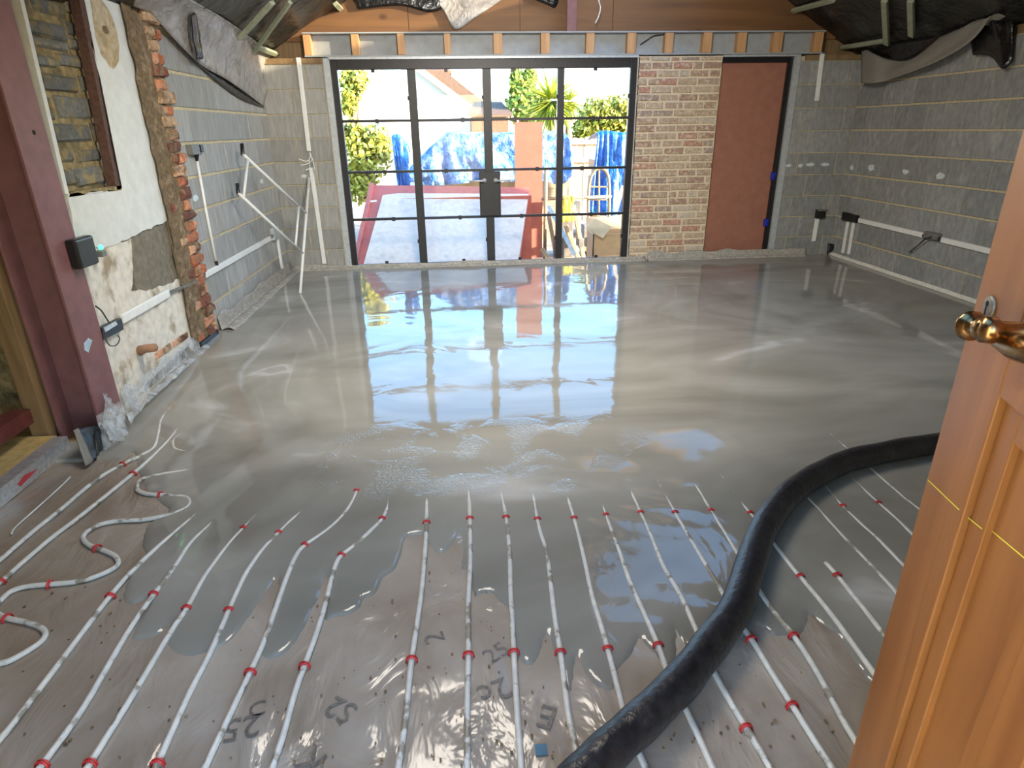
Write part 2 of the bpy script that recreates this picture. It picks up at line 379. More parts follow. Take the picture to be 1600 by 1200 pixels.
# ---- shared chamfered piece: x length, y depth (front at -y), z height, unit-free variants
def piece_mesh(lx, ly, lz, ch=.004, jit=0., seed=0, mat=None, name='piece'):
    r = random.Random(seed); b = MB()
    a, c, d = lx/2, ly, lz/2
    j = lambda: r.uniform(-jit, jit)
    back = [(-a, c, -d), (a, c, -d), (a, c, d), (-a, c, d)]
    mid = [(x+j(), ch*1.2, z+j()) for x, z in ((-a,-d),(a,-d),(a,d),(-a,d))]
    fr = [(x+j(), j()*.6, z+j()) for x, z in ((-a+ch,-d+ch),(a-ch,-d+ch),(a-ch,d-ch),(-a+ch,d-ch))]
    b.add(back+mid+fr, [(0,1,5,4),(1,2,6,5),(2,3,7,6),(3,0,4,7),(4,5,9,8),(5,6,10,9),(6,7,11,10),(7,4,8,11),(8,9,10,11),(3,2,1,0)])
    me = b.mesh(name)
    if mat: me.materials.append(mat)
    return me
def put(name, me, loc, rz, parent, **kw):
    o = bpy.data.objects.new(name, me); o.location = loc; o.rotation_euler = (0, 0, rz)
    link(o, parent); return tag(o, **kw)
_cache = {}
def block_at(parent, side, u0, u1, z0, z1, mat, name='block', ch=.004, jit=.0015, depth=.05, proud=.004, gap=.004, seeds=3, bed=.0):
    """one masonry unit on a wall face; side 'back' faces -Y at y=D, 'left' faces +X at x=-L, 'right' faces -X at x=R"""
    lx = round(abs(u1-u0)-2*gap, 3); lz = round(abs(z1-z0)-2*(gap+bed), 3); sd = rnd.randrange(seeds)
    if lx < .012 or lz < .01: return
    key = (lx, lz, mat.name, sd, name)
    if key not in _cache: _cache[key] = piece_mesh(lx, depth, lz, ch, jit, sd, mat, name)
    uc = (u0+u1)/2; zc = (z0+z1)/2
    if side == 'back': return put(name, _cache[key], (uc, D-proud, zc), 0, parent)
    if side == 'right': return put(name, _cache[key], (R-proud, uc, zc), -math.pi/2, parent)
    if side == 'left': return put(name, _cache[key], (-L+proud, uc, zc), math.pi/2, parent)

# ---- right wall
wr = obj('wall_right', MB().box((R+.004, -.2, -.25), (R+.30, D+.3, 2.05)), MT['mortar'], kind='structure')
for i in range(len(ZJ)-1):
    z1, z0 = ZJ[i], max(ZJ[i+1], -.01)
    first = 6.74 if i % 2 == 0 else 6.52
    js = [D]; y = first
    while y > 2.2: js.append(y); y -= .4475
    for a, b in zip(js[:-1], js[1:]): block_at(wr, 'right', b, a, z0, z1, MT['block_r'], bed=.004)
obj('wall_plate', MB().box((R+.0, .2, 2.012), (R+.2, D, 2.075)), MT['brownwood'], wr)

# ---- back wall (split round the openings)
DX0, DX1, DTOP = -1.225, 1.865, 2.05           # glazed doors
NX0, NX1 = 2.745, 3.52                          # narrow doorway
wb = obj('wall_back', MB().box((-L-.3, D+.004, -.25), (DX0-.05, D+.30, 2.05)).box((DX1+.005, D+.012, -.25), (NX0-.005, D+.30, 2.05))
         .box((NX1+.05, D+.004, -.25), (R+.3, D+.30, 2.05)).box((DX0-.05, D+.004, -.25), (DX1+.005, D+.30, -.02)).box((NX0-.005, D+.004, -.25), (NX1+.05, D+.30, -.02)),
         MT['mortar'], kind='structure')
for i in range(len(ZJ)-1):
    z1, z0 = ZJ[i], max(ZJ[i+1], -.01)
    for a, b in ([(-L, -1.62), (-1.62, DX0-.055)] if i % 2 else [(-L, -1.46), (-1.46, DX0-.055)]): block_at(wb, 'back', a, b, z0, z1, MT['block'])
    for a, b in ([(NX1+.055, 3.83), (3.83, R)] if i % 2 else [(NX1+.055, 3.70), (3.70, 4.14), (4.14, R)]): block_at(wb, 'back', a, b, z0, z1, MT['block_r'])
for a, b in ((-L, DX0-.05), (NX1+.05, R)): obj('wall_plate', MB().box((a+.05, D-.012, 2.013), (b, D+.1, 2.062)), MT['brownwood'], wb)
# brick pier between the openings
pier = obj('pier_mortar_bed', MB().box((DX1+.004, D-.004, -.02), (NX0-.004, D+.05, 2.06)), MT['brick_mortar'], wb)
zc = .0; k = 0
while zc < 2.05:
    hb = .074*rnd.uniform(.96, 1.04); x = DX1+.004
    ln = [.110, .225, .17][k % 3]*rnd.uniform(.8, 1.2)
    while x < NX0-.03:
        x1 = min(x+ln, NX0+rnd.uniform(-.012, .004))
        if NX0-x1 < .05: x1 = NX0+rnd.uniform(-.012, .004)
        lx, lz = round((x1-x)*50)/50, .074
        block_at(wb, 'back', x, x+lx if x+lx < NX0+.006 else x1, zc, min(zc+.074, 2.06), MT['brick'], 'brick', ch=.007, jit=.0035, proud=.010+rnd.uniform(-.002, .005), gap=.0055, seeds=5, bed=.002)
        x = x1; ln = rnd.choice([.215, .225, .22, .205, .11])
    zc += .0745; k += 1

# ---- left wall: blockwork beyond the broken brick jamb
PJ0, PJ1 = 4.31, 4.70                            # old brick jamb
wl = obj('wall_left', MB().box((-L-.30, PJ0, -.25), (-L-.004, D+.3, 2.05)), MT['mortar'], kind='structure')
for i in range(len(ZJ)-1):
    z1, z0 = ZJ[i], max(ZJ[i+1], -.01)
    js = [D] + [y for y in ([6.74, 6.32, 5.88, 5.43, 4.98] if i % 2 == 0 else [6.50, 6.05, 5.60, 5.13]) ] + [PJ1+.0]
    if i % 2 == 0: js = [D, 6.73, 6.32, 5.88, 5.43, 4.98, PJ1]
    for a, b in zip(js[:-1], js[1:]): block_at(wl, 'left', b, a, z0, z1, MT['block'], bed=.0055)
# jamb: brown mortar face, toothed broken bricks
def ragged(u, amp, f=9., s=0.): return amp*noise.noise(Vector((u*f, s, 3.1)))
jb = MB()
def jamb_fn(u, v):
    z = -.02 + v*2.12; y = PJ0 - .035 + u*(.33) + ragged(z, .022, 7, u)
    return (-L+.016+.014*noise.noise(Vector((y*20, z*20, 1))), y, z)
jb.grid(jamb_fn, 14, 110)
obj('jamb_mortar', jb, MT['brownmortar'], wl, True)
z = .02; k = 0
while z < 2.08:
    y0 = PJ0 + (.20 if k % 2 else .26) + rnd.uniform(-.03, .03); y1 = PJ1 + rnd.uniform(-.035, .02)
    hh = .066
    if k % 2 == 0:
        ym = (y0+y1)/2 + rnd.uniform(-.02, .03)
        for a, b in ((y0-.04, ym), (ym, y1)):
            bb = piece_mesh(b-a-.006, .05, hh*rnd.uniform(.8,1.05), .012, .010, k*7+int(a*1000), MT['cutbrick'], 'broken_brick')
            put('broken_brick', bb, (-L+.032+rnd.uniform(-.012, .012), (a+b)/2, z+.035), math.pi/2, wl)
    else:
        bb = piece_mesh(y1-y0, .05, hh*rnd.uniform(.8,1.05), .012, .011, k*7, MT['cutbrick'], 'broken_brick')
        put('broken_brick', bb, (-L+.034+rnd.uniform(-.012, .012), (y0+y1)/2, z+.035), math.pi/2, wl)
    if k % 3 == 0 and z < 1.0:
        bb = piece_mesh(.10, .04, .06, .01, .008, k*5, MT['cutbrick'], 'broken_brick')
        put('broken_brick', bb, (-L+.024, PJ0+.10+rnd.uniform(-.02, .04), z+.035), math.pi/2, wl)
    z += .0745; k += 1
obj('damp_course_block', MB().box((-L-.02, PJ0+.03, -.03), (-L+.035, PJ1-.03, .035)), MT['black_plastic'], wl)
# old plastered wall nearer than the jamb
CY0, CY1 = 3.02, 3.25                            # steel column, along the wall
wo_ = obj('wall_left_old', MB().box((-2.75, CY1-.02, -.25), (-L-.075, PJ0+.02, 2.3)), MT['mudmortar'], kind='structure')
def plane_poly(px, X): return [PX(x, y, X) for x, y in px]
def rag_poly(px, X, amp=.008, n=6):
    out = []
    P = plane_poly(px, X)
    for i in range(len(P)):
        a, b = P[i], P[(i+1) % len(P)]; 
        k = max(2, int((b-a).length/.04))
        for j in range(k):
            q = a.lerp(b, j/k)
            if j: q = q + Vector((0, rnd.uniform(-amp, amp), rnd.uniform(-amp, amp)))
            out.append(q)
    return out
# white plaster: wide coat round the bricked-up recess, down to a ragged edge
yA, yB = CY1+.0, PJ0+.03
obj('white_plaster', MB().prism(rag_poly([(106,303),(188,297),(122,-40),(192,-40),(205,30),(215,100),(236,200),(262,345),(160,390),(118,372)], -L, .006), (-.075,0,0)), MT['plaster'], wo_)
obj('white_plaster_edge', MB().prism([PX(22,-40,-L+.002), PX(28,-40,-L+.002), PX(108,303,-L+.002), PX(102,303,-L+.002)], (-.06,0,0)), MT['plaster'], wo_)
obj('stained_plaster', MB().prism(rag_poly([(112,360),(160,388),(205,372),(208,420),(205,455),(240,452),(280,436),(301,500),(305,530),(228,600),(186,662),(150,560)], -L-.006, .008), (-.07,0,0)), MT['dirtyplaster'], wo_)
obj('grey_render_patch', MB().prism(rag_poly([(160,386),(264,343),(282,440),(240,452),(214,458),(208,420),(200,385)], -L-.012, .008), (-.06,0,0)), MT['render'], wo_)
# damp stain with its own shape
stain = [(141,0),(150,60),(158,85),(172,105),(178,108),(186,95),(187,72),(180,40),(170,15),(155,-5)]
obj('brown_stain', MB().prism(rag_poly(stain, -L+.0015, .006), (-.001,0,0)), M('tan_stain', (.52,.43,.28), .9, var=.2, scale=14, col2=(.42,.32,.18), mix2=(.45,.6)), wo_)
obj('plaster_hole', MB().prism(rag_poly([(160,40),(166,40),(171,50),(168,54),(161,49)], -L+.0025, .002), (-.001,0,0)), MT['brownmortar'], wo_)
# recess with old grey bricks
for r_i, (yy0, yy1, xs) in enumerate([(-2,22,[(54,100),(104,122)]),(35,57,[(40,103),(108,130)]),(60,78,[(48,106),(110,135)]),(86,106,[(52,90),(94,140)]),(117,144,[(66,121),(127,142)]),
                                      (150,186,[(78,85),(91,150)]),(193,222,[(84,143),(147,162)]),(232,254,[(96,116),(120,160)]),(262,290,[(100,120),(122,166),(168,182)])]):
    for (a, b) in xs:
        P0 = PX(a, yy0, -L-.06); P1 = PX(b, yy1, -L-.06)
        q0 = PX(a, (yy0+yy1)/2, -L-.06); q1 = PX(b, (yy0+yy1)/2, -L-.06)
        lx = abs(q1.y-q0.y); lz = (PX((a+b)/2, yy0, -L-.06).z-PX((a+b)/2, yy1, -L-.06).z)
        me = piece_mesh(lx, .06, lz, .012, .006, r_i*10+a, MT['stone'], 'old_brick')
        put('old_brick', me, (-L-.062+rnd.uniform(-.006, .008), (q0.y+q1.y)/2, (q0.z+q1.z)/2), math.pi/2, wo_)
obj('recess_frame', MB().prism([PX(116,-40), PX(124,-40), PX(191,294), PX(183,297)], (-.05,0,0)), MT['darkwood'], wo_)
obj('recess_sill', MB().prism([PX(110,300), PX(190,290), PX(190,297), PX(108,308)], (-.05,0,0)), MT['mudmortar'], wo_)
for k in range(4):     # strip of exposed brick at the foot
    a = PX(243+13*k, 562-9*k, -L-.004); b = PX(255+13*k, 553-9*k, -L-.004)
    put('foot_brick', piece_mesh(abs(b.y-a.y)*.95, .05, .045, .006, .004, k, MT['cutbrick'], 'foot_brick'), (-L+.002, (a.y+b.y)/2, (a.z+b.z)/2+.015), math.pi/2, wo_)
# dark side opening left of the column
ws = obj('wall_side_recess', MB().box((-2.75, -.17, -.25), (-2.55, CY1-.025, 2.3)), MT['mudmortar'], kind='structure')
for i in range(10):
    for j in range(6):
        y0 = 1.2+j*.36+(.18 if i % 2 else 0); z0 = .02+i*.2
        put('old_brick', _cache.setdefault(('sb', (i*6+j) % 4), piece_mesh(.32, .05, .16, .015, .01, (i*6+j) % 4, MT['stone'], 'old_brick')), (-2.535, y0+.16, z0+.09), math.pi/2, ws)
obj('ceiling_side', MB().box((-2.75, -.17, 2.1), (-L-.1, CY1+.1, 2.3)), MT['brownwood'], kind='structure')
obj('side_light_blocker', MB().box((-2.12, .13, 1.45), (-1.93, 2.97, 2.1)), MT['mudmortar'], kind='structure')  # unseen block, added to keep light out of the side recess
obj('wall_side_return', MB().box((-2.55, .0, -.25), (-L-.1, .13, 2.1)), MT['mudmortar'], kind='structure')
# rear wall with the doorway the camera stands in
wre = obj('wall_rear', MB().box((-L-.1, -.17, -.25), (-.5, .13, 2.2)).box((.56, -.17, -.25), (R+.1, .13, 2.2)).box((-.5, -.17, 2.06), (.56, .13, 2.2)), MT['plaster'], kind='structure')
obj('gable_rear', MB().prism([(-L-.3,-.17,2.2),(R+.3,-.17,2.2),(1.185,-.17,3.95)], (0,.25,0)), MT['plaster'], wre)

# ---- roof: two slopes with rooflights, the unseen left one added for fill light
EZ, SL, RX = 2.075, .577, 1.185                # eaves height, slope, ridge
def roof_z(x): return EZ + SL*((x+L) if x < RX else (R-x))
holes = {'l': [(-.9, .2, .5, 1.9)], 'r': [(1.45, 2.8, 5.1, 6.8)]}
def slope(side):
    xa, xb = (-L-.12, RX) if side == 'l' else (RX, R+.12)
    xs = sorted(set([xa+(xb-xa)*i/24 for i in range(25)] + [h[i] for h in holes[side] for i in (0,1)]))
    ys = sorted(set([-.2+(D+.45)*j/48 for j in range(49)] + [h[i] for h in holes[side] for i in (2,3)]))
    b = MB(); n = len(xs)
    for y in ys:
        for x in xs:
            e = min([max(h[0]-x, x-h[1], h[2]-y, y-h[3], 0) for h in holes[side]]); sag = min(1, e*4)
            b.v.append((x, y, roof_z(x) + sag*(.045*noise.noise(Vector((x*2.3, y*1.7, 5))) + .02*noise.noise(Vector((x*7, y*6, 9))))))
    for j in range(len(ys)-1):
        for i in range(n-1):
            xm, ym = (xs[i]+xs[i+1])/2, (ys[j]+ys[j+1])/2
            if any(h[0] < xm < h[1] and h[2] < ym < h[3] for h in holes[side]): continue
            a = j*n+i; b.f.append((a, a+n, a+n+1, a+1))
    o = obj('ceiling_slope_left' if side == 'l' else 'ceiling_slope_right', b, MT['roof'], smooth=True, kind='structure')
    so_ = o.modifiers.new('thick', 'SOLIDIFY'); so_.thickness = .08; so_.offset = -1
    return o
ceil = {s: slope(s) for s in 'lr'}
wn = 1
for s in 'lr':
    for (x0, x1, y0, y1) in holes[s]:
        t = thing('window_%d' % wn, ((x0+x1)/2, (y0+y1)/2, roof_z((x0+x1)/2)), kind='structure'); wn += 1  # the left-slope one is added, unseen, for fill light
        A = [Vector((x, y, roof_z(x)+.05)) for x, y in ((x0,y0),(x1,y0),(x1,y1),(x0,y1))]
        up = Vector((-SL if s == 'l' else SL, 0, 1)).normalized()
        for i in range(4): obj('window_frame', MB().bar(A[i], A[(i+1) % 4], .06, .14, up), MT['timber'], t)
        obj('pane', MB().prism([a+up*.04 for a in A], up*.006), MT['glass'], t)
# eaves boards on the roof: pale battens
def roofpt(x, y, side):
    d = ray(x, y); o = Vector((0,0,H)); s = SL if side == 'l' else -SL; xe = -L if side == 'l' else R
    t = (EZ - H - s*xe)/(d.z - s*d.x); return o + d*t - Vector((0,0,.05))
for side, a, b, wd in [('l',(372,50),(424,-8),.05),('l',(394,74),(452,-8),.035),('l',(401,64),(433,77),.045),('l',(523,-4),(546,20),.045),
                   ('r',(1220,14),(1304,-10),.045),('r',(1384,-10),(1387,60),.05),('r',(1425,-10),(1426,46),.05),('r',(1316,66),(1386,54),.035)]:
    p, q = roofpt(*a, side), roofpt(*b, side); nr = Vector((SL if side == 'l' else -SL, 0, -1)).normalized()
    bevel(obj('batten', MB().bar(p, q, wd, .03, nr), MT['batten'], ceil[side]))

# ---- gable: plywood boards above the steel beam, clipped to the roof
gb = obj('wall_gable', MB().prism([(-L-.3,D+.16,2.05),(R+.3,D+.16,2.05),(R+.3,D+.16,2.2),(RX,D+.16,3.98),(-L-.3,D+.16,2.2)], (0,.14,0)), MT['brownwood'], kind='structure')
def gpoly(x0, x1):
    pts = [(x0, 2.22), (x1, 2.22), (x1, max(2.23, roof_z(x1)+.02))]
    if x0 < RX < x1: pts.append((RX, roof_z(RX)+.02))
    pts.append((x0, max(2.23, roof_z(x0)+.02)))
    return [(x, D+.14, z) for x, z in pts]
J1, J2 = PY(812,30,D+.14).x, PY(957,30,D+.14).x
for x0, x1 in ((-1.62, -.43), (-.425, J1-.002), (J1+.002, J2-.002), (J2+.002, 3.98)):
    obj('plywood_board', MB().prism(gpoly(x0, x1), (0,-.018,0)), MT['ply'], gb)

# ---- glazed doors
YG = D+.05
def P_(x, y): return PY(x, y, YG)
dr = thing('door_1', (.32, YG, -.02), kind='structure')
fr = MB(); FX0, FX1 = -1.215, 1.862
ZT, ZB = 1.962, .03
fr.box((FX0, YG-.03, -.02), (FX0+.062, YG+.04, 2.055)).box((FX1-.065, YG-.03, -.02), (FX1, YG+.04, 2.055))
fr.box((FX0+.062, YG-.03, ZT), (FX1-.065, YG+.04, 2.055)).box((FX0+.062, YG-.03, -.02), (FX1-.065, YG+.04, ZB))
bevel(obj('door_frame', fr, MT['black_frame'], dr), .004)
mulls = [(-.470, -.388), (.280, .368), (1.047, 1.117)]
for a, b in mulls: bevel(obj('mullion', MB().box((a, YG-.028, ZB), (b, YG+.035, ZT)), MT['black_frame'], dr), .004)
lights = [(FX0+.062, -.470), (-.388, .280), (.368, 1.047), (1.117, FX1-.065)]
rows = [1.492, .998, .515]
for a, b in lights:
    for zr in rows: obj('glazing_bar', MB().box((a, YG-.016, zr-.013), (b, YG+.02, zr+.013)), MT['black_frame'], dr)
    zz = [ZB]+rows[::-1]+[ZT]
    for z0, z1 in zip(zz[:-1], zz[1:]):
        pn = obj('pane', MB().box((a+.002, YG+.0, z0+.014), (b-.002, YG+.006, z1-.014)), MT['glass'], dr)
    for zr in rows+[ZT-.004, ZB+.012]:        # small glazing packers still stuck on the bars
        u = a+(b-a)*rnd.uniform(.3, .7)
        obj('glazing_packer', MB().box((u-.018, YG-.02, zr-.022), (u+.018, YG-.005, zr+.02)), MT['black_frame'], dr)
    for zr in (1.70, .27):
        obj('glazing_packer', MB().box((b-.012, YG-.02, zr-.02), (b+.004, YG-.005, zr+.02)), MT['black_frame'], dr)
lk = bevel(obj('lock_case', MB().box((.215, YG-.07, .525), (.440, YG-.02, .985)), MT['black_frame'], dr), .01)
for sx in (-1, 1):
    cx = .328+sx*.06; hz = PY(766, 282, YG-.08).z
    hd = MB().lathe([(.022,0),(.022,.012),(.011,.016),(.010,.06)], (cx, YG-.07, hz), (0,-1,0), 12)
    hd.tube([(cx, YG-.125, hz), (cx+sx*.07, YG-.128, hz), (cx+sx*.155, YG-.125, hz-.002)], .010, 10)
    obj('lever_handle', hd, MT['paint'], dr, True)
obj('door_trim_strip', MB().box((DX0-.048, D-.012, -.02), (DX0+.012, D+.03, 2.06)), MT['galv'], dr)
obj('door_trim_strip', MB().box((DX0+.0, D-.012, 2.05), (DX1, D+.08, 2.072)), MT['galv'], dr)
obj('jamb_strip', MB().box((DX1-.002, D-.004, .0), (DX1+.016, D+.09, 2.05)), MT['foam'], dr)
# ---- narrow doorway closed with a red-brown board
d2 = thing('door_2', (3.13, D, -.02), kind='structure')
fz = 2.05
obj('door_frame', MB().box((NX1-.062, D+.02, -.02), (NX1-.012, D+.12, fz)).box((NX0, D+.02, 2.0), (NX1-.062, D+.12, fz)), MT['black_plastic'], d2)
obj('closing_board', MB().box((NX0-.004, D+.055, -.02), (NX1-.06, D+.075, 2.005)), MT['redboard'], d2)
obj('steel_angle', MB().box((NX1-.012, D-.012, -.02), (NX1+.052, D+.004, fz)).box((NX1-.012, D+.004, -.02), (NX1-.006, D+.1, fz)), MT['galv'], d2)
obj('steel_lintel', MB().box((NX0, D-.01, 2.05), (NX1+.05, D+.1, 2.068)), MT['galv'], d2)
for px, py in ((1207,275),(1196,348)):
    p = PY(px, py, D-.0); bevel(obj('blue_packer', MB().box((p.x-.012, D-.012, p.z-.04), (p.x+.03, D+.03, p.z+.04)), MT['blue'], d2), .006)

# ---- membrane and screed
NB = [(185,718),(208,706),(217,740),(232,765),(250,783),(264,796),(247,808),(230,820),(222,850),(227,865),(207,890),(192,931),(205,942),(228,934),(236,940),(214,975),(205,996),(227,997),(251,987),(266,970),
 (262,1008),(288,1024),(320,1019),(355,1003),(371,987),(387,965),(416,923),(431,899),(434,915),(427,940),(410,1010),(412,1026),(426,1027),(442,1020),(460,1002),(475,977),(488,948),(500,925),(507,896),(514,915),
 (508,965),(522,961),(540,959),(562,946),(565,934),(585,925),(597,900),(615,887),(625,865),(630,845),(637,836),(662,833),(670,847),(682,860),(695,860),(710,842),(720,828),(724,860),(722,886),(738,890),(740,925),(765,924),(781,939),(797,955),
 (808,1022),(824,1038),(832,1037),(843,1019),(852,987),(858,990),(864,1010),(873,1040),(884,1068),(891,1082),(895,1058),(898,1030),(903,1020),(909,1038),(920,1058),(936,1072),(958,1075),(963,1048),(971,1036),(984,1024),(992,1007),(1001,991),(1009,1005),(1023,1018),(1042,1040),(1056,1032),(1056,1004),(1055,978),(1063,993),(1080,1014),
 (1110,1000),(1135,985),(1160,990),(1185,975),(1208,990),(1222,991),(1250,989),(1261,971),(1266,956),(1282,971),(1301,984),(1317,997),(1331,1024),(1349,1048),(1364,1066),(1440,1120),(1540,1170)]
NE = [(240,600),(285,618),(292,655),(300,700),(300,745),(314,796),(337,810),(400,803),(492,784),(560,760),(606,776),(667,770),(732,766),(779,755),(832,769),(883,767),(933,765),(981,757),(1026,749),(1064,727),(1132,748),(1180,760),(1240,745),(1270,720),(1252,640),(1330,640),(1500,680)]
def smooth_poly(px, z):
    return np.array([(p.x, p.y) for p in spline([PZ(x, y, z) for x, y in px], 4)])
Bp = smooth_poly(NB, MEM+.004); Ep = smooth_poly(NE, -.034)
def close_room(P): return np.vstack([[(-2.3, P[0][1])], P, [(4.6, P[-1][1]), (4.6, 7.4), (-2.3, 7.4)]])
def seg_dist(X, Y, P):
    best = np.full(X.shape, 1e9)
    for (ax, ay), (bx, by) in zip(P[:-1], P[1:]):
        dx, dy = bx-ax, by-ay; q = dx*dx+dy*dy+1e-12
        t = np.clip(((X-ax)*dx+(Y-ay)*dy)/q, 0, 1)
        best = np.minimum(best, (X-ax-t*dx)**2+(Y-ay-t*dy)**2)
    return np.sqrt(best)
def inside(X, Y, P):
    r = np.zeros(X.shape, bool); n = len(P)
    for i in range(n):
        x0, y0 = P[i]; x1, y1 = P[(i+1) % n]
        if y0 == y1: continue
        c = ((y0 > Y) != (y1 > Y)) & (X < (x1-x0)*(Y-y0)/(y1-y0)+x0); r ^= c
    return r
def vnoise(X, Y, f, s):              # cheap smooth value noise
    rs = np.random.RandomState(s); ph = rs.rand(8, 3)*6.28; k = rs.randn(8, 2)*f
    return sum(np.sin(k[i,0]*X+k[i,1]*Y+ph[i,0]) for i in range(8))/4
def np_mesh(name, X, Y, Z, mat, keep=None, **kw):
    ny, nx = X.shape; v = np.stack([X, Y, Z], -1).reshape(-1, 3); i = np.arange(ny*nx).reshape(ny, nx)
    f = np.stack([i[:-1,:-1], i[:-1,1:], i[1:,1:], i[1:,:-1]], -1).reshape(-1, 4)
    if keep is not None:
        f = f[keep.ravel()[f].any(1)]; u, f = np.unique(f, return_inverse=True); v = v[u]; f = f.reshape(-1, 4)
    me = bpy.data.meshes.new(name); me.vertices.add(len(v)); me.vertices.foreach_set('co', v.ravel())
    me.loops.add(f.size); me.loops.foreach_set('vertex_index', f.ravel().astype(np.int32))
    me.polygons.add(len(f)); me.polygons.foreach_set('loop_start', np.arange(0, f.size, 4, dtype=np.int32))
    me.polygons.foreach_set('use_smooth', np.ones(len(f), bool)); me.update(); me.validate(); me.materials.append(mat)
    o = bpy.data.objects.new(name, me); C.objects.link(o); return tag(o, **kw)
xs = np.concatenate([np.arange(-2.1, 2.2, .0125), np.arange(2.2, R+.02, .06)]); ys = np.concatenate([np.arange(.85, 2.5, .0125), np.arange(2.5, 3.5, .02), np.arange(3.5, D+.03, .06)])
Xg, Yg = np.meshgrid(xs, ys)
dB = seg_dist(Xg, Yg, Bp); dE = seg_dist(Xg, Yg, Ep); inB = inside(Xg, Yg, close_room(Bp)); inE = inside(Xg, Yg, close_room(Ep)) & inB
a = dB/(dB+dE+1e-6)
film_z = MEM + .0065*(1-np.exp(-dB/.010)) + (.0095)*a + .0012*vnoise(Xg, Yg, 22, 3)*np.minimum(1, dB/.05)
sm = np.clip(dE/.55, 0, 1); sm = sm*sm*(3-2*sm)
full = MEM+.016 + (.034)*sm + .0012*vnoise(Xg, Yg, 16, 5)*(1-sm)
Zs = np.where(inE, full, film_z); Zs = np.where(inB, Zs, MEM - np.minimum(dB*1.5, .03))
keep = (dB < .03) | inB; keep &= ~((Xg < -L+.002) & (Yg > 3.0)) & (Yg < D-.002) & (Xg < R-.002)
np_mesh('liquid_screed', Xg, Yg, Zs, MT['screed'], keep, label='wet grey liquid screed flowing over the floor and heating pipes', cat='screed', kind='stuff')
xm = np.arange(-2.5, 2.7, .03); ym = np.arange(.14, 4.3, .03); Xm, Ym = np.meshgrid(xm, ym)
Zm = MEM - .002 + .0022*vnoise(Xm, Ym, 9, 11)
dm = seg_dist(Xm, Ym, Bp); keep = (~inside(Xm, Ym, close_room(Bp)) | (dm < .12)) & ~((Xm < -L) & (Ym > 2.9)) & ~((Xm < -2.05))
np_mesh('polythene_membrane', Xm, Ym, Zm, MT['membrane'], keep, label='creased clear polythene sheet lying on the floor under the pipes', cat='plastic sheet')

# grit scattered over the bare sheet, far too small to count
gr = MB(); mem_ = bpy.data.objects['polythene_membrane']
for k in range(260):
    p = PZ(rnd.uniform(30, 1330), rnd.uniform(890, 1195), MEM+.002); q = rnd.uniform(.0012, .0035); gr.obox(p, (q,0,0), (0,q*rnd.uniform(.6,1.8),0), (0,0,q*.6))
obj('grit', gr, MT['brownmortar'], mem_, kind='stuff')
# printed characters and specks on the membrane
mem = bpy.data.objects['polythene_membrane']
def print_text(txt, px, py, size, rot):
    cu = bpy.data.curves.new('print', 'FONT'); cu.body = txt; cu.size = size; cu.align_x = 'CENTER'; cu.align_y = 'CENTER'; cu.resolution_u = 3
    t = bpy.data.objects.new('print', cu); C.objects.link(t); bpy.context.view_layer.update()
    me = bpy.data.meshes.new_from_object(t.evaluated_get(bpy.context.evaluated_depsgraph_get())); bpy.data.objects.remove(t)
    p = PZ(px, py, MEM+.0015); me.materials.append(MT['ink'])
    o = bpy.data.objects.new('printed_mark', me); o.location = (p.x, p.y, MEM+.0016); o.rotation_euler = (0, 0, rot); link(o, mem)
for txt, x, y, sz, ro in (('25',378,1135,.10,3.3),('S2',533,1107,.09,2.6),('2',680,996,.09,1.8),('2c',772,1078,.10,3.5),('E',856,1118,.10,2.7),('K',487,1186,.10,2.4),('25',776,1020,.08,.6),('C',402,1108,.07,.2)):
    print_text(txt, x, y, sz, ro)
bt = PZ(845, 1171, MEM+.002)
obj('tape_square', MB().box((bt.x-.014, bt.y-.015, MEM), (bt.x+.016, bt.y+.015, MEM+.002)), MT['bluetape'], mem)

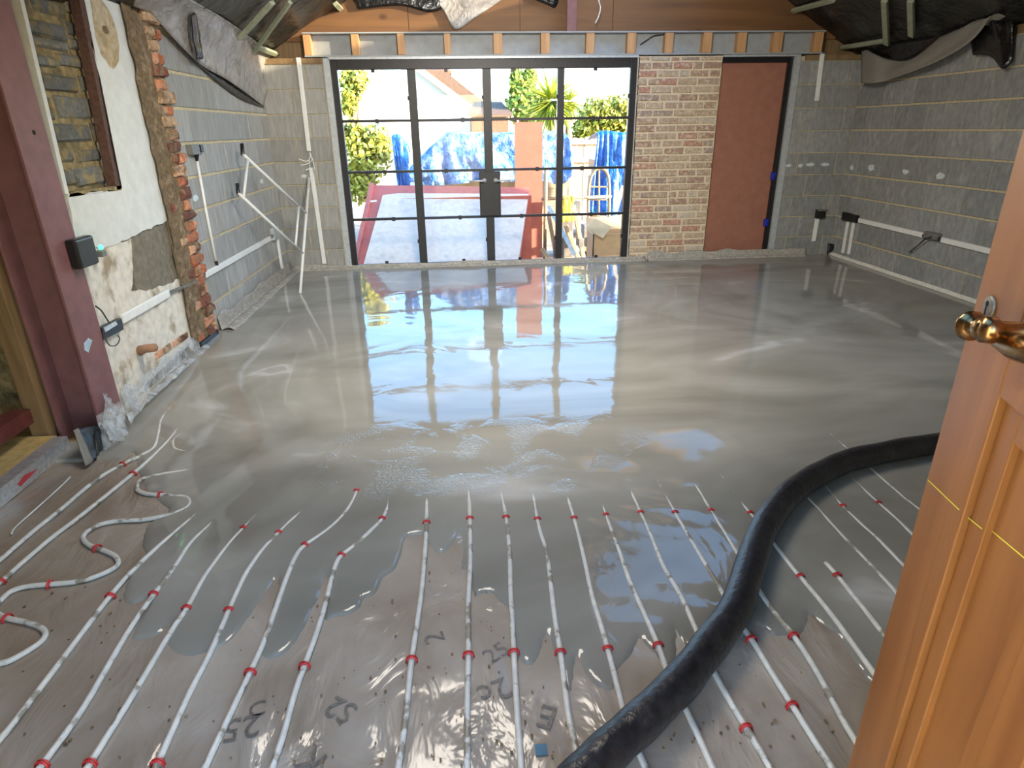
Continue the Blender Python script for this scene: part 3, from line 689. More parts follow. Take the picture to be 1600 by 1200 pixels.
# ================================================================== HEATING PIPES
PIPES = [
 ('white heating pipe curving up beside the red column foot', [(-40,905),(0,875),(50,832),(100,792),(150,750),(191,726),(220,712),(240,700),(247,680),(252,657),(265,640),(282,625),(300,605)], [(191,726)]),
 ('straight white heating pipe second from the red column', [(-50,955),(0,910),(75,845),(125,807),(207,741),(237,715),(265,687),(286,660),(300,640)], [(5,907),(208,741)]),
 ('white heating pipe snaking in S bends at the left edge', [(-40,1050),(0,1037),(16,1032),(40,1019),(64,1003),(71,989),(61,979),(40,972),(16,967),(0,961),(-10,952),(0,940),(16,925),(40,917),(77,913),(120,909),(155,899),(183,884),(181,870),(162,860),(140,852),(130,841),(137,830),(155,820),(185,814),(225,812),(262,805),(290,795),(297,785),(290,777),(265,774),(232,772),(217,767),(214,760),(220,750),(235,745),(262,740),(300,735)], [(77,913),(12,967),(150,857),(250,773)]),
 ('small loop of white pipe breaking the screed near the column', [(340,675),(315,675),(287,679),(273,687),(271,696),(276,703),(300,708),(340,708)], []),
 ('straight white heating pipe starting at the lower left corner', [(-40,1200),(0,1155),(35,1112),(141,972),(171,933),(203,896),(250,852),(312,800),(340,775)], [(171,936)]),
 ('mud splashed white pipe right of the S bends', [(30,1245),(64,1197),(128,1109),(197,992),(235,936),(251,915),(275,883),(297,850),(327,822),(350,800)], [(237,932),(57,1203)]),
 ('white pipe running into the first narrow screed lobe', [(105,1245),(139,1195),(213,1077),(267,987),(291,952),(315,909),(333,883),(357,852),(380,827),(410,797)], [(139,1195),(291,952),(380,827)]),
 ('white pipe through the wide left screed lobe', [(222,1245),(245,1195),(296,1083),(325,1027),(357,955),(371,923),(387,892),(410,860),(435,834),(460,810),(492,785),(520,765)], [(245,1195),(357,954),(435,833)]),
 ('white pipe bending right out of the screed left of centre', [(300,1245),(320,1200),(360,1115),(390,1052),(412,1003),(432,947),(447,905),(462,870),(476,853),(510,830),(535,807),(552,782),(560,760),(566,735)], [(390,1050),(475,854),(556,769)]),
 ('white pipe with a double kink left of the bare sheet', [(412,1245),(425,1200),(442,1150),(460,1085),(475,1042),(495,988),(508,945),(518,905),(525,882),(533,869),(557,850),(582,827),(597,812),(605,795),(607,778),(609,745)], [(476,1041),(533,868),(597,813)]),
 ('white pipe crossing the bare sheet in the middle', [(618,1245),(622,1200),(632,1135),(643,1032),(651,980),(660,912),(666,832),(667,771),(668,735)], [(644,1030),(665,815)]),
 ('white pipe right of the bare sheet with torn film beside it', [(730,1245),(730,1200),(730,1115),(732,1025),(732,937),(735,875),(734,800),(732,767),(731,735)], [(733,1025),(734,812)]),
 ('white pipe left of the first pointed screed notch', [(816,1245),(814,1193),(808,1109),(803,1021),(800,960),(798,925),(796,857),(789,800),(779,756),(775,730)], [(803,1022),(790,809)]),
 ('white pipe right of the first pointed screed notch', [(915,1225),(902,1182),(888,1114),(876,1021),(867,965),(855,869),(842,824),(832,770),(825,735)], [(877,1021),(838,808)]),
 ('white pipe passing under the hose right of the second notch', [(1025,1235),(1000,1180),(977,1120),(961,1058),(950,1016),(940,980),(925,930),(911,866),(897,812),(883,767),(874,735)], [(950,1018),(895,810)]),
 ('white pipe under the hose left of the bright reflection', [(1130,1240),(1113,1199),(1068,1100),(1043,1050),(1029,1010),(1008,962),(984,908),(967,860),(947,807),(933,767),(922,735)], [(1030,1012),(947,806)]),
 ('white pipe crossing the bright reflection on the screed', [(1225,1240),(1202,1197),(1167,1139),(1138,1091),(1111,1040),(1091,992),(1063,930),(1037,886),(1018,840),(1001,803),(981,759),(965,725)], [(1168,1138),(1001,803)]),
 ('white pipe right of the bright reflection, under the hose', [(1325,1240),(1298,1197),(1239,1104),(1199,1040),(1175,1000),(1154,971),(1129,927),(1090,862),(1055,803),(1026,751),(1008,715)], [(1055,802),(1175,1000),(1240,1105)]),
 ('white pipe with the clip on the torn sheet below the hose', [(1360,1195),(1335,1155),(1317,1125),(1277,1051),(1241,995),(1210,957),(1186,923),(1148,859),(1111,800),(1089,764),(1062,727),(1045,705)], [(1111,800),(1241,998)]),
 ('white pipe ending near the dark tear by the pine door', [(1430,1135),(1365,1051),(1301,963),(1255,907),(1244,895),(1215,858),(1179,812),(1148,775),(1132,752),(1118,735)], [(1172,802),(1252,903)]),
 ('short white pipe with clip at its buried end', [(1440,1065),(1381,992),(1346,947),(1309,901),(1290,880)], [(1308,902)]),
 ('fourth white pipe from the far end beside the pine door', [(1460,1000),(1399,925),(1348,871),(1309,831),(1281,800),(1262,780)], []),
 ('third white pipe from the far end beside the pine door', [(1470,945),(1410,883),(1373,845),(1354,828),(1317,793),(1289,762),(1270,745)], [(1316,791)]),
 ('second white pipe from the far end, clip past the hose', [(1480,895),(1423,834),(1387,800),(1373,788),(1326,745),(1292,716),(1278,705),(1262,690)], [(1373,787)]),
 ('farthest white pipe showing through beyond the hose', [(1500,850),(1434,796),(1404,772),(1357,731),(1323,702),(1311,692),(1258,646),(1240,632)], []),
]
PR = .0088; PC = MEM+.0065
def clip_mesh(p, t):
    t = Vector((t.x, t.y, 0)).normalized(); s_ = Vector((-t.y, t.x, 0)); b = MB()
    arc = [p + s_*(math.cos(a)*(PR+.004)*1.15) + Vector((0,0,math.sin(a)*(PR+.004))) for a in [math.pi*k/8 for k in range(9)]]
    arc = [p+s_*.016+Vector((0,0,-.008))] + arc + [p-s_*.016+Vector((0,0,-.008))]
    b.tube(arc, .0030, 6); b.tube([q+t*.007 for q in arc], .0022, 6)
    return b
for lab, px, clips in PIPES:
    pts = spline([PZ(x, y, PC) for x, y in px], 5)
    t = thing('heating_pipe', pts[len(pts)//2], lab, 'pipe', 'underfloor heating pipes')
    obj('pipe_run', MB().tube(pts, PR, 10), MT['pipe'], t, True)
    for cx, cy in clips:
        c = PZ(cx, cy, PC); k = min(range(len(pts)), key=lambda i: (pts[i]-c).length)
        tg = pts[min(k+1, len(pts)-1)] - pts[max(k-1, 0)]
        obj('clip', clip_mesh(pts[k], tg), MT['clip'], t, True)
# thin pale crease-like line at far left, drawn as a tube
wp = [PZ(x, y, MEM+.004) for x, y in ((18,835),(24,824),(62,790),(95,760),(110,745))]
obj('thin_pale_line', MB().tube(spline(wp, 4), .0035, 6), MT['wire'], smooth=True, label='thin pale line lying on the sheet left of the pipes', cat='wire')  # pale line, only shares the wire material and category

# ================================================================== HOSE
HP = [(845,1290),(885,1240),(923,1199),(965,1160),(1009,1120),(1065,1064),(1108,1010),(1149,952),(1165,905),(1188,837),(1213,795),(1241,765),(1275,743),(1303,729),(1331,718),(1387,706),(1444,696),(1520,688),(1600,682)]
hp = spline([PZ(x, y, .018) for x, y in HP], 6)
ht = thing('screed_hose', hp[0], 'thick black rubber pump hose snaking across the pipes', 'hose')
obj('hose_run', MB().tube(hp, [.050+.0012*math.sin(i*.9) for i in range(len(hp))], 20), MT['hose'], ht, True)

# ================================================================== PINE DOOR
sc = .72
E0 = Vector((0,0,H)) + (PZ(1513,510,1.0)-Vector((0,0,H)))*sc; E0.z = 0
du = -Vector((.323,.946,0)).normalized(); dn = Vector((-.946,.323,0)).normalized()   # across the leaf, out of the visible face
DWt = .76; DB, DT = .012, 1.99; TH = .042
pd = thing('door_3', E0+du*.38, kind='structure')
def leafbox(u0, u1, z0, z1, d0=-TH, d1=0.):
    c = E0 + du*((u0+u1)/2) + dn*((d0+d1)/2) + Vector((0,0,(z0+z1)/2))
    return MB().obox(c, du*(u1-u0)/2, dn*(d1-d0)/2, Vector((0,0,(z1-z0)/2)))
ST = .137; MU0, MU1 = .345, .415; LR0, LR1 = 1.053, 1.27
for u0, u1 in ((0, ST), (DWt-ST, DWt)): bevel(obj('stile', leafbox(u0, u1, DB, DT), MT['door'], pd), .003)
for z0, z1 in ((DB, .24), (LR0, LR1), (DT-.13, DT)): bevel(obj('rail', leafbox(ST, DWt-ST, z0, z1, -TH+.0005, -.0006), MT['door_rail'], pd), .002)
for z0, z1 in ((.24, LR0), (LR1, DT-.13)):
    bevel(obj('muntin', leafbox(MU0, MU1, z0, z1, -TH+.001, -.001), MT['door'], pd), .002)
    for u0, u1 in ((ST, MU0), (MU1, DWt-ST)):
        pn = obj('door_panel', leafbox(u0, u1, z0, z1, -TH+.012, -.020), MT['door'], pd)
        mw = .046
        for a, b_, c, e in ((u0+.004, u0+mw, z0+.004, z1-.004), (u1-mw, u1-.001, z0+.004, z1-.004), (u0+mw, u1-mw, z0+.001, z0+mw), (u0+mw, u1-mw, z1-mw, z1-.004)):
            bevel(obj('moulding', leafbox(a, b_, c, e, -.022, -.010), MT['door'], pn), .002, 2)
def onleaf(px, py, off=0.):
    d = ray(px, py); o = Vector((0,0,H)); t = ((E0+dn*off-o).dot(dn))/d.dot(dn); return o+d*t
# keyhole escutcheon
kp = onleaf(1548, 480); es = obj('escutcheon', MB().lathe([(.001,0),(.0165,0),(.017,.003),(.013,.005),(.001,.0055)], kp, dn, 20), MT['oldsteel'], pd, True)
obj('keyhole', MB().lathe([(.001,0),(.0042,0),(.0042,.0005),(.001,.0006)], kp+dn*.0054+Vector((0,0,.005)), dn, 10).obox(kp+dn*.0055-Vector((0,0,.003)), du*.002, dn*.0005, Vector((0,0,.008))), MT['hole'], es)
# lever handle with ball end
rz = onleaf(1630, 520)
hb = MB().lathe([(.001,0),(.026,0),(.027,.006),(.017,.011),(.012,.020),(.012,.046),(.017,.052),(.016,.066),(.001,.070)], rz, dn, 18)
p0 = rz+dn*.056; pe = onleaf(1517, 509, .056); v = pe-p0; ln_ = v.length
prof = [(.0,.014),(.12,.016),(.3,.0165),(.48,.0125),(.62,.0085),(.72,.0085),(.80,.013),(.88,.0185),(.96,.020),(1.04,.0185),(1.12,.012),(1.16,.004)]
hb.tube([p0+v*a_ for a_, r_ in prof], [r_ for a_, r_ in prof], 18)
q0 = onleaf(1640, 560, .022); q1 = onleaf(1538, 522, .03); v = q1-q0
hb.tube([q0+v*a_ for a_ in (0,.2,.45,.7,.9,1.)], [.012,.016,.0175,.012,.007,.003], 16)
obj('lever_handle', hb, MT['brass'], pd, True)
obj('painted_laser_line', MB().tube([onleaf(1450,750,.001), onleaf(1498,796,.001)], .0009, 5).tube([onleaf(1502,800,-.009), onleaf(1534,826,-.009)], .0009, 5).tube([onleaf(1542,823,-.0195), onleaf(1640,905,-.0195)], .0009, 5), MT['laserline'], pd)  # laser light on the leaf, painted as thin yellow tubes

# ================================================================== STEEL COLUMN AND LEFT SIDE
col = thing('steel_column', (-1.98, 3.13, MEM), 'dark red primed steel column at the left', 'column')
XF = -1.868
for x0, x1 in ((XF-.014, XF), (XF-.215, XF-.201)): bevel(obj('flange', MB().box((x0, CY0, MEM), (x1, CY1-.012, 2.42)), MT['red'], col), .002)
obj('web', MB().box((XF-.201, 3.125, MEM), (XF-.014, 3.137, 2.42)), MT['red'], col)
obj('end_plate', MB().box((XF-.215, CY0-.0, 2.42), (XF, CY1-.012, 2.44)), MT['red'], col)
bh = PX(53, 207, XF)
obj('bolt_hole', MB().lathe([(.001,0),(.011,0),(.011,.001),(.001,.0012)], bh, (1,0,0), 12), MT['hole'], col)
stk = PX(137, 540, XF)
obj('pale_sticker', MB().prism([PX(131,536,XF), PX(138,528,XF), PX(144,532,XF), PX(138,551,XF), PX(132,547,XF)], (.001,0,0)), M('pale_sticker', (.45,.58,.66), .5), col)
# laser level box strapped to the column
lz0 = PX(132, 395, XF+.05)
lv = thing('black_box', (XF, 3.1, lz0.z-.06), 'black plastic box with green light fixed to the red column', 'box')
def xbox(px0, py0, px1, py1, X0, X1):
    a = PX(px0, py0, X1); b = PX(px1, py1, X1); return MB().box((X0, min(a.y,b.y), min(a.z,b.z)), (X1, max(a.y,b.y), max(a.z,b.z)))
bevel(obj('case', xbox(116,375,157,411, XF, XF+.05), MT['black_plastic'], lv), .012, 3)
g = PX(156, 386, XF+.04)
bevel(obj('mount', MB().box((XF+.005, g.y-.01, g.z-.05), (XF+.05, g.y+.03, g.z-.02)), MT['greyplast'], lv), .004)
obj('green_light', MB().lathe([(.001,0),(.013,0),(.012,.006),(.001,.008)], (XF+.045, g.y-.006, g.z), (.9,-.3,.0), 12), MT['green'], lv, True)
# timber stud, low steel, insulation, foil edge behind the column
X2 = -2.155
sy = PX(102, 672, X2+.04)
bevel(obj('timber_stud', MB().box((X2-.03, 2.98, -.058), (X2+.055, 3.075, 2.1)), MT['brownwood'], label='rough brown timber stud beside the red column', cat='timber'))
a, b = PX(-60, 712, -2.12), PX(98, 646, -2.12)
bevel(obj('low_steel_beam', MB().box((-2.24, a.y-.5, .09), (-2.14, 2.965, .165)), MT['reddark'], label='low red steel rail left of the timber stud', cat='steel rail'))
obj('insulation_strip', MB().box((-2.30, 1.4, -.058), (-2.06, 2.97, .012)), MT['insul'], label='yellow insulation board edge below the low red rail', cat='insulation')
fe = thing('foil_edge_strip', (-2.0, 2.5, MEM), 'silver foil edge strip with red print on the floor', 'edge strip')
f0, f1 = PZ(-30, 790, MEM+.03), PZ(88, 702, MEM+.03)
f0 = PX(-60, 815, -1.985); f1 = PX(100, 690, -1.985)
obj('strip', MB().box((-2.05, f0.y, MEM), (-1.985, 2.93, MEM+.075)), MT['foil'], fe)
obj('print', MB().prism([PX(27,757,-1.984), PX(38,742,-1.984), PX(58,733,-1.984), PX(50,742,-1.984), PX(32,760,-1.984)], (.001,0,0)), MT['redprint'], fe)
# membrane wraps at the column foot
wrp = thing('column_foot_wrap', (XF, 3.0, MEM), 'black damp proof strips folded at the red column foot', 'damp strip')
def sheet(fn, nu, nv, name, mat, parent=None, thick=.0015, **kw):
    o = obj(name, MB().grid(fn, nu, nv), mat, parent, True, **kw)
    so_ = o.modifiers.new('thick', 'SOLIDIFY'); so_.thickness = thick; so_.offset = 0; return o
def quadfn(A, B, C_, Dd, amp=0., f=8., seed=0., nrm=None):
    A, B, C_, Dd = map(Vector, (A, B, C_, Dd)); n_ = Vector(nrm) if nrm else (B-A).cross(Dd-A).normalized()
    def fn(u, v):
        p = (A*(1-u)+B*u)*(1-v) + (Dd*(1-u)+C_*u)*v
        return p + n_*(amp*(noise.noise(Vector((u*f+seed, v*f*.6, seed))) + .5*noise.noise(Vector((u*f*2.3, v*f*2+seed, 4)))))
    return fn
for (p, q, r_, s_, mt) in (((117,672),(148,664),(150,718),(136,728),'black_plastic'), ((146,668),(166,660),(176,715),(152,720),'black_plastic')):
    P = [PX(*p, -1.86), PX(*q, -1.86), PX(*r_, -1.80), PX(*s_, -1.80)]
    sheet(quadfn(*P, .012, 5, 2), 8, 10, 'damp_strip', MT[mt], wrp, .008)
P = [PX(115,672,-1.855), PX(122,669,-1.855), PX(146,722,-1.795), PX(134,728,-1.795)]
sheet(quadfn(*P, .006, 5, 7), 4, 10, 'pale_edge', MT['felt'], wrp, .006)
cs = thing('clear_film_wrap', (XF, 3.2, MEM), 'clear crumpled polythene wrapped round the red column foot', 'plastic sheet')
for A, seed in (([(160,612),(186,640),(213,692),(168,690)], 1.), ([(150,650),(185,628),(210,690),(172,728)], 5.), ([(186,640),(225,600),(232,625),(205,660)], 9.)):
    P = [PX(*A[0], -1.85), PX(*A[1], -1.84), PX(*A[2], -1.76), PX(*A[3], -1.76)]
    sheet(quadfn(*P, .03, 4, seed), 14, 14, 'film', MT['polyclear'], cs)
# polythene upstands
def upstand(name, A, B, outn, h, lab, n=60, mat='polyedge', wob=.02, low=.09):
    A, B, outn = Vector(A), Vector(B), Vector(outn)
    def fn(u, v):
        p = A.lerp(B, u); s1 = noise.noise(Vector((u*14, v*2, 2+h))); s2 = noise.noise(Vector((u*40, v*3, 6)))
        hh = h*(1+.45*noise.noise(Vector((u*9, 1, 4)))); s1 *= .6; s2 *= .4
        if v < .6: return p + Vector((0,0,hh*(1-v/.6))) + outn*(.006+.010*(v/.6)+wob*.4*abs(s1)*v)
        w_ = (v-.6)/.4; return p + outn*(.018+low*w_*(1+.4*s1)+wob*.4*abs(s1)) + Vector((0,0,.004+.016*math.sin(w_*math.pi)*(1+s1+.6*s2)-w_*.006))
    return sheet(fn, n, 12, name, MT[mat], None, .0015, label=lab, cat='plastic sheet')
upstand('polythene_upstand', (-L+.012, 4.75, 0), (-L+.012, D-.02, 0), (1,0,0), .10, 'creased polythene edge against the left block wall', 50, wob=.05, low=.10)
upstand('polythene_upstand', (-L+.02, D-.012, 0), (DX1+.2, D-.012, 0), (0,-1,0), .045, 'rolled polythene edge along the foot of the glazed doors', 90, wob=.03, low=.045)
upstand('polythene_upstand', (DX1+.22, D-.022, 0), (3.95, D-.022, 0), (0,-1,0), .085, 'brown polythene edge along the brick pier and red board', 70, wob=.03, low=.05)
upstand('polythene_upstand', (-L+.004, CY1+.03, 0), (-L+.004, PJ0+.05, 0), (1,0,0), .10, 'clear polythene edge along the foot of the plastered wall', 40, 'polyclear', .03, .06)
def fstrip(u, v):
    y = 2.2+u*(D-2.22); j = .006*noise.noise(Vector((y*3, 1, 1)))
    return [(R-.004, y, .0), (R-.004, y, .03+j), (R-.022+j, y, .034+j), (R-.030+j, y, .002)][round(v*3)]
obj('edge_foam_strip', MB().grid(fstrip, 50, 3), MT['foam'], smooth=False, label='white foam edge strip along the right block wall', cat='foam strip')

# conduits ---------------------------------------------------------
def cap(name, a, b, wd, nrm, mat='white', dp=.02, **kw):
    return bevel(obj(name, MB().bar(a, b, wd, dp, nrm), MT[mat], kw.pop('parent', None), **kw), .004)
off = Vector((.014, 0, 0))
XL = -L+.012
# left block wall: black box, thin vertical conduit, capping rail, short drop
t = thing('conduit_drop', PX(335, 412, XL), 'thin white conduit hanging from a black box on left wall', 'conduit')
obj('conduit', MB().tube([PX(308,252,XL), PX(322,330,XL), PX(338,411,XL)], .010, 10), MT['white'], t, True)
obj('end_bush', MB().tube([PX(337,408,XL), PX(339,414,XL)], .014, 10), MT['black_plastic'], t)
bx = thing('socket_box', PX(310, 240, XL), 'small dark grey socket box high on the left wall', 'socket box')
bevel(obj('case', xbox(299,226,314,241, -L, -L+.045), MT['greyplast'], bx), .004)
obj('lug', xbox(313,226,319,238, -L, -L+.035), MT['black_plastic'], bx); obj('gland', MB().tube([PX(307,240,-L+.02), PX(308,252,XL)], [.018,.009], 10), MT['black_plastic'], bx)
cap('conduit_rail', PX(313,434,XL), PX(425,371,XL), .045, (1,0,0), label='white conduit rail sloping along the left block wall', cat='conduit')
cap('conduit_stub', PX(433,368,XL), PX(441,420,XL), .045, (1,0,0), label='short white conduit leg at the far left corner', cat='conduit')
jb_ = thing('junction_box', PX(432, 364, XL), 'small grey junction box at the end of the sloping rail', 'junction box')
bevel(obj('case', xbox(427,357,438,371, -L, -L+.04), MT['galv'], jb_), .003); obj('bush', MB().tube([PX(428,366,-L+.02), PX(423,371,-L+.02)], .016, 8), MT['greyplast'], jb_)
# conduit on the plaster with metal socket box
t = thing('conduit_rail', PX(230, 478, -L+.0), 'white conduit across the stained plaster behind the red column', 'conduit')
cap('conduit', PX(190,499,-L+.01), PX(263,458,-L+.01), .05, (1,0,0), parent=t)
obj('inner_sleeve', MB().bar(PX(263,458,-L+.01), PX(316,436,-L+.016), .018, .012, (1,0,0)), MT['greyplast'], t)
sb = thing('metal_socket_box', PX(176, 516, -L), 'open metal socket box with loose wires on the plaster', 'socket box')
A = [PX(160,512,-L+.03), PX(190,497,-L+.03), PX(194,515,-L+.03), PX(163,531,-L+.03)]
bevel(obj('back_box', MB().prism(A, (-.03,0,0)), MT['black_plastic'], sb), .003)
A2 = [PX(162,512,-L+.032), PX(181,502,-L+.032), PX(184,507,-L+.032), PX(165,519,-L+.032)]
obj('rim', MB().prism(A2, (-.002,0,0)), MT['foil'], sb)
obj('wire', MB().tube(spline([PX(149,478,-L+.01), PX(158,485,-L+.02), PX(166,497,-L+.02), PX(171,505,-L+.03)], 4), .004, 6), MT['black_plastic'], sb, True)
obj('wire', MB().tube(spline([PX(165,530,-L+.03), PX(172,540,-L+.035), PX(182,539,-L+.04), PX(187,530,-L+.035), PX(184,524,-L+.03)], 5), .003, 6), MT['black_plastic'], sb, True)
obj('clay_pipe_stub', MB().tube([PX(218,548,-L-.01), PX(226,545,-L+.05), PX(242,543,-L+.12)], [.03,.024,.024], 14), MT['terracotta'], smooth=True, label='brown clay pipe stub sticking out of the stained plaster', cat='pipe stub')
# screws in the plaster
# levelling bar: white tube frame leaning in the corner
fz = thing('levelling_frame', PZ(469, 458, 0), 'white tube levelling frame with black grips leaning by left corner', 'levelling tool')
def yb(y, a=(469,458,6.25), b=(483,278,6.86)):   # depth along the long bar by pixel row
    P0 = PZ(469, 458, .0).y; return P0 + (D-.10-P0)*((458-y)/(458-278))
LB = [PY(483,278,yb(278)), PZ(469,458,.004)]
LBt = lambda f: LB[1].lerp(LB[0], f)
obj('base_bar', MB().tube([LB[0], LB[1]], .013, 10), MT['white'], fz, True)
u1, u2 = LBt((458-337)/180), LBt((458-400)/180)
h1, h2 = PX(379,240,-L+.12), PX(372,301,-L+.12)
obj('handle_tube', MB().tube([u1, h1], .012, 10), MT['white'], fz, True); obj('handle_tube', MB().tube([u2, h2], .012, 10), MT['white'], fz, True)
pt = lambda f: (u1.lerp(h1, f), u2.lerp(h2, f))
obj('cross_tube', MB().tube(pt(.93), .011, 10), MT['white'], fz, True); obj('cross_tube', MB().tube(pt(.14), .011, 10), MT['white'], fz, True)
for hh, a_, b_ in ((h1,(378,226),(372,240)), (h2,(371,288),(370,302))):
    obj('grip', MB().tube([PX(*a_, -L+.10), hh+Vector((0,0,-.01))], .016, 10), MT['black_plastic'], fz, True)
# back wall left: tall capping in two lengths, wires between
YW = D-.016
cap('wall_conduit', PY(466,90,YW), PY(483,236,YW), .042, (0,-1,0), label='upper white conduit on the back wall left of the doors', cat='conduit')
cap('wall_conduit', PY(486,262,YW), PY(507,412,YW), .042, (0,-1,0), label='lower white conduit on the back wall left of the doors', cat='conduit')
wt = thing('wire_tails', PY(484, 250, YW), 'tangle of pale wire tails between the two back wall conduits', 'wires')
for pts in ([(484,238),(484,248),(478,252),(466,248)], [(484,240),(487,250),(480,256),(470,258)], [(485,240),(483,252),(484,262),(478,266)], [(484,238),(488,248),(490,256),(492,266)]):
    obj('wire', MB().tube(spline([PY(x, y, YW-.02-.03*i) for i, (x, y) in enumerate(pts)], 5), .0045, 6), MT['wire'], wt, True)
# back wall right
cap('wall_conduit', PY(1285,84,YW), PY(1276,158,YW), .045, (0,-1,0), label='short white conduit right of the red doorway, near the roof', cat='conduit')
cap('wall_conduit', PY(1277,341,YW), PY(1271,377,YW), .045, (0,-1,0), label='short white conduit low on the right end of back wall', cat='conduit')
t = thing('socket_box', PY(1284, 335, YW), 'black socket box above the low conduit in right corner', 'socket box')
p, q = PY(1278,328,YW-.04), PY(1289,341,YW-.04); bevel(obj('case', MB().box((p.x, D-.055, q.z), (q.x, D-.006, p.z)), MT['black_plastic'], t), .004)
obj('lid_lug', MB().box((p.x+.0, D-.065, p.z-.012), (q.x+.02, D-.05, p.z+.006)), MT['greyplast'], t)
p = PY(1298, 386, YW-.05)
sheet(quadfn(PY(1295,380,D-.04), PY(1303,382,D-.05), PY(1300,392,D-.06), PY(1292,396,D-.06), .01, 4, 3), 6, 6, 'damp_strip_end', MT['black_plastic'], None, .03, label='black damp strip end poking up in the right corner', cat='damp strip')
# right wall
XRw = R-.016
t = thing('socket_box', PX(1325, 340, XRw), 'black double box over two white legs on right wall', 'socket box')
for (a_, b_) in (((1318,331),(1327,346)), ((1328,334),(1338,348))):
    p, q = PX(*a_, R-.03), PX(*b_, R-.03); bevel(obj('case', MB().box((R-.045, min(p.y,q.y), q.z), (R-.006, max(p.y,q.y), p.z)), MT['black_plastic'], t), .004)
obj('gland', MB().tube([PX(1336,342,XRw), PX(1342,344,XRw)], .02, 10), MT['black_plastic'], t)
cap('wall_conduit', PX(1325,346,XRw), PX(1316.5,395,XRw), .036, (-1,0,0), label='left one of the two white conduit legs on right wall', cat='conduit')
cap('wall_conduit', PX(1334,347,XRw), PX(1325.5,397,XRw), .036, (-1,0,0), label='right one of the two white conduit legs on right wall', cat='conduit')
cap('conduit_rail', PX(1342,344,XRw), PX(1444,368,XRw), .045, (-1,0,0), label='white conduit between the two black boxes on right wall', cat='conduit')
cap('conduit_rail', PX(1469,374,XRw), PX(1600,405,XRw), .045, (-1,0,0), label='white conduit running behind the pine door on right wall', cat='conduit')
t = thing('socket_box', PX(1456, 369, XRw), 'black socket box with dangling cable midway on right wall', 'socket box')
p, q = PX(1447,361,R-.03), PX(1467,376,R-.03); bevel(obj('case', MB().box((R-.05, min(p.y,q.y), q.z), (R-.006, max(p.y,q.y), p.z)), MT['greyplast'], t), .004)
obj('lug', MB().tube([PX(1444,368,XRw-.01), PX(1450,369,XRw-.01)], .022, 10), MT['black_plastic'], t); obj('lug', MB().tube([PX(1462,372,XRw-.01), PX(1470,374,XRw-.01)], .022, 10), MT['black_plastic'], t)
obj('cable', MB().tube(spline([PX(1456,370,R-.05), PX(1445,374,R-.06), PX(1436,382,R-.05), PX(1421,394,R-.03)], 5), .006, 8), MT['black_plastic'], t, True)
# pale blotches at one level on the blockwork
def blotch(name, c, ax1, ax2, r, lab, parent):
    n_ = 14; c = Vector(c); nn = Vector(ax1).cross(Vector(ax2))
    poly = [c + (Vector(ax1)*math.cos(2*math.pi*k/n_)*r[0] + Vector(ax2)*math.sin(2*math.pi*k/n_)*r[1])*(1+rnd.uniform(-.22,.22)) for k in range(n_)]
    obj(name, MB().prism(poly, nn*.0012), MT['palemark'], parent)
for x, y, a_, b_ in ((1331,262,.035,.028),(1361,262,.055,.03),(1415,268,.045,.022),(1469,275,.05,.03)):
    blotch('pale_mark', PX(x, y, R-.0052), (0,-1,0), (0,0,1), (a_, b_), '', wr)
for x, y in ((305,310),(409,283)): blotch('pale_mark', PX(x, y, -L+.0052), (0,1,0), (0,0,1), (.05,.022), '', wl)
for x, y, a_ in ((1232,259,.03),(1250,259,.025),(1266,257,.05),(1289,257,.05),(475,275,.03)): blotch('pale_mark', PY(x, y, D-.0052), (1,0,0), (0,0,1), (a_,.018), '', wb)

# ================================================================== BEAM AND GABLE PIECES
bm = thing('steel_lintel_beam', (1.18, D+.05, 2.065), 'grey steel lintel beam across the back wall with timber blocks', 'beam')
BX0, BX1, BZ0, BZ1 = PY(474,70,D).x, PY(1287,70,D).x, 2.072, 2.285
obj('web', MB().box((BX0+.01, D+.075, BZ0+.012), (BX1-.01, D+.087, BZ1-.012)), MT['steelgrey'], bm)
bevel(obj('flange', MB().box((BX0, D-.015, BZ0), (BX1, D+.145, BZ0+.014)), MT['steelgrey'], bm), .002); bevel(obj('flange', MB().box((BX0, D-.012, BZ1-.014), (BX1, D+.118, BZ1)), MT['steelgrey'], bm), .002)
for x0, x1 in ((474,486),(549,561),(621,632),(694,704),(771,785),(845,859),(916,929),(980,994),(1039,1052),(1098,1112),(1152,1166),(1208,1222),(1272,1285)):
    a_, b_ = PY(x0, 70, D-.005).x, PY(x1, 70, D-.005).x
    bevel(obj('timber_block', MB().box((a_, D-.008+rnd.uniform(-.004,.006), BZ0+.015), (b_, D+.074, BZ1-.0145)), MT['timber'], bm), .003)
cb = [(1000,70),(1012,62),(1022,56),(1038,54)]
obj('beam_cable', MB().tube(spline([PY(x, y, D+.05) for x, y in cb], 5), .005, 6), MT['black_plastic'], smooth=True, label='thin dark cable between two timber blocks of the beam', cat='cable')
rp = thing('ridge_post', (PY(894,40,D+.1).x, D+.06, 2.285), 'red steel ridge post standing on the grey beam', 'post')
xa, xb = PY(886,30,D+.02).x, PY(901,30,D+.02).x
obj('flange', MB().box((xa, D+.015, 2.286), (xb, D+.025, 3.7)), MT['red'], rp); obj('web', MB().box(((xa+xb)/2-.004, D+.025, 2.286), ((xa+xb)/2+.004, D+.11, 3.7)), MT['red'], rp)
obj('hanging_cable', MB().tube(spline([PY(936,-60,D-.05), PY(935,-5,D-.05), PY(938,12,D-.05), PY(935,26,D-.05), PY(930,36,D-.05)], 5), .007, 8), MT['wire'], smooth=True, label='white cable end hanging in front of the plywood gable', cat='cable')
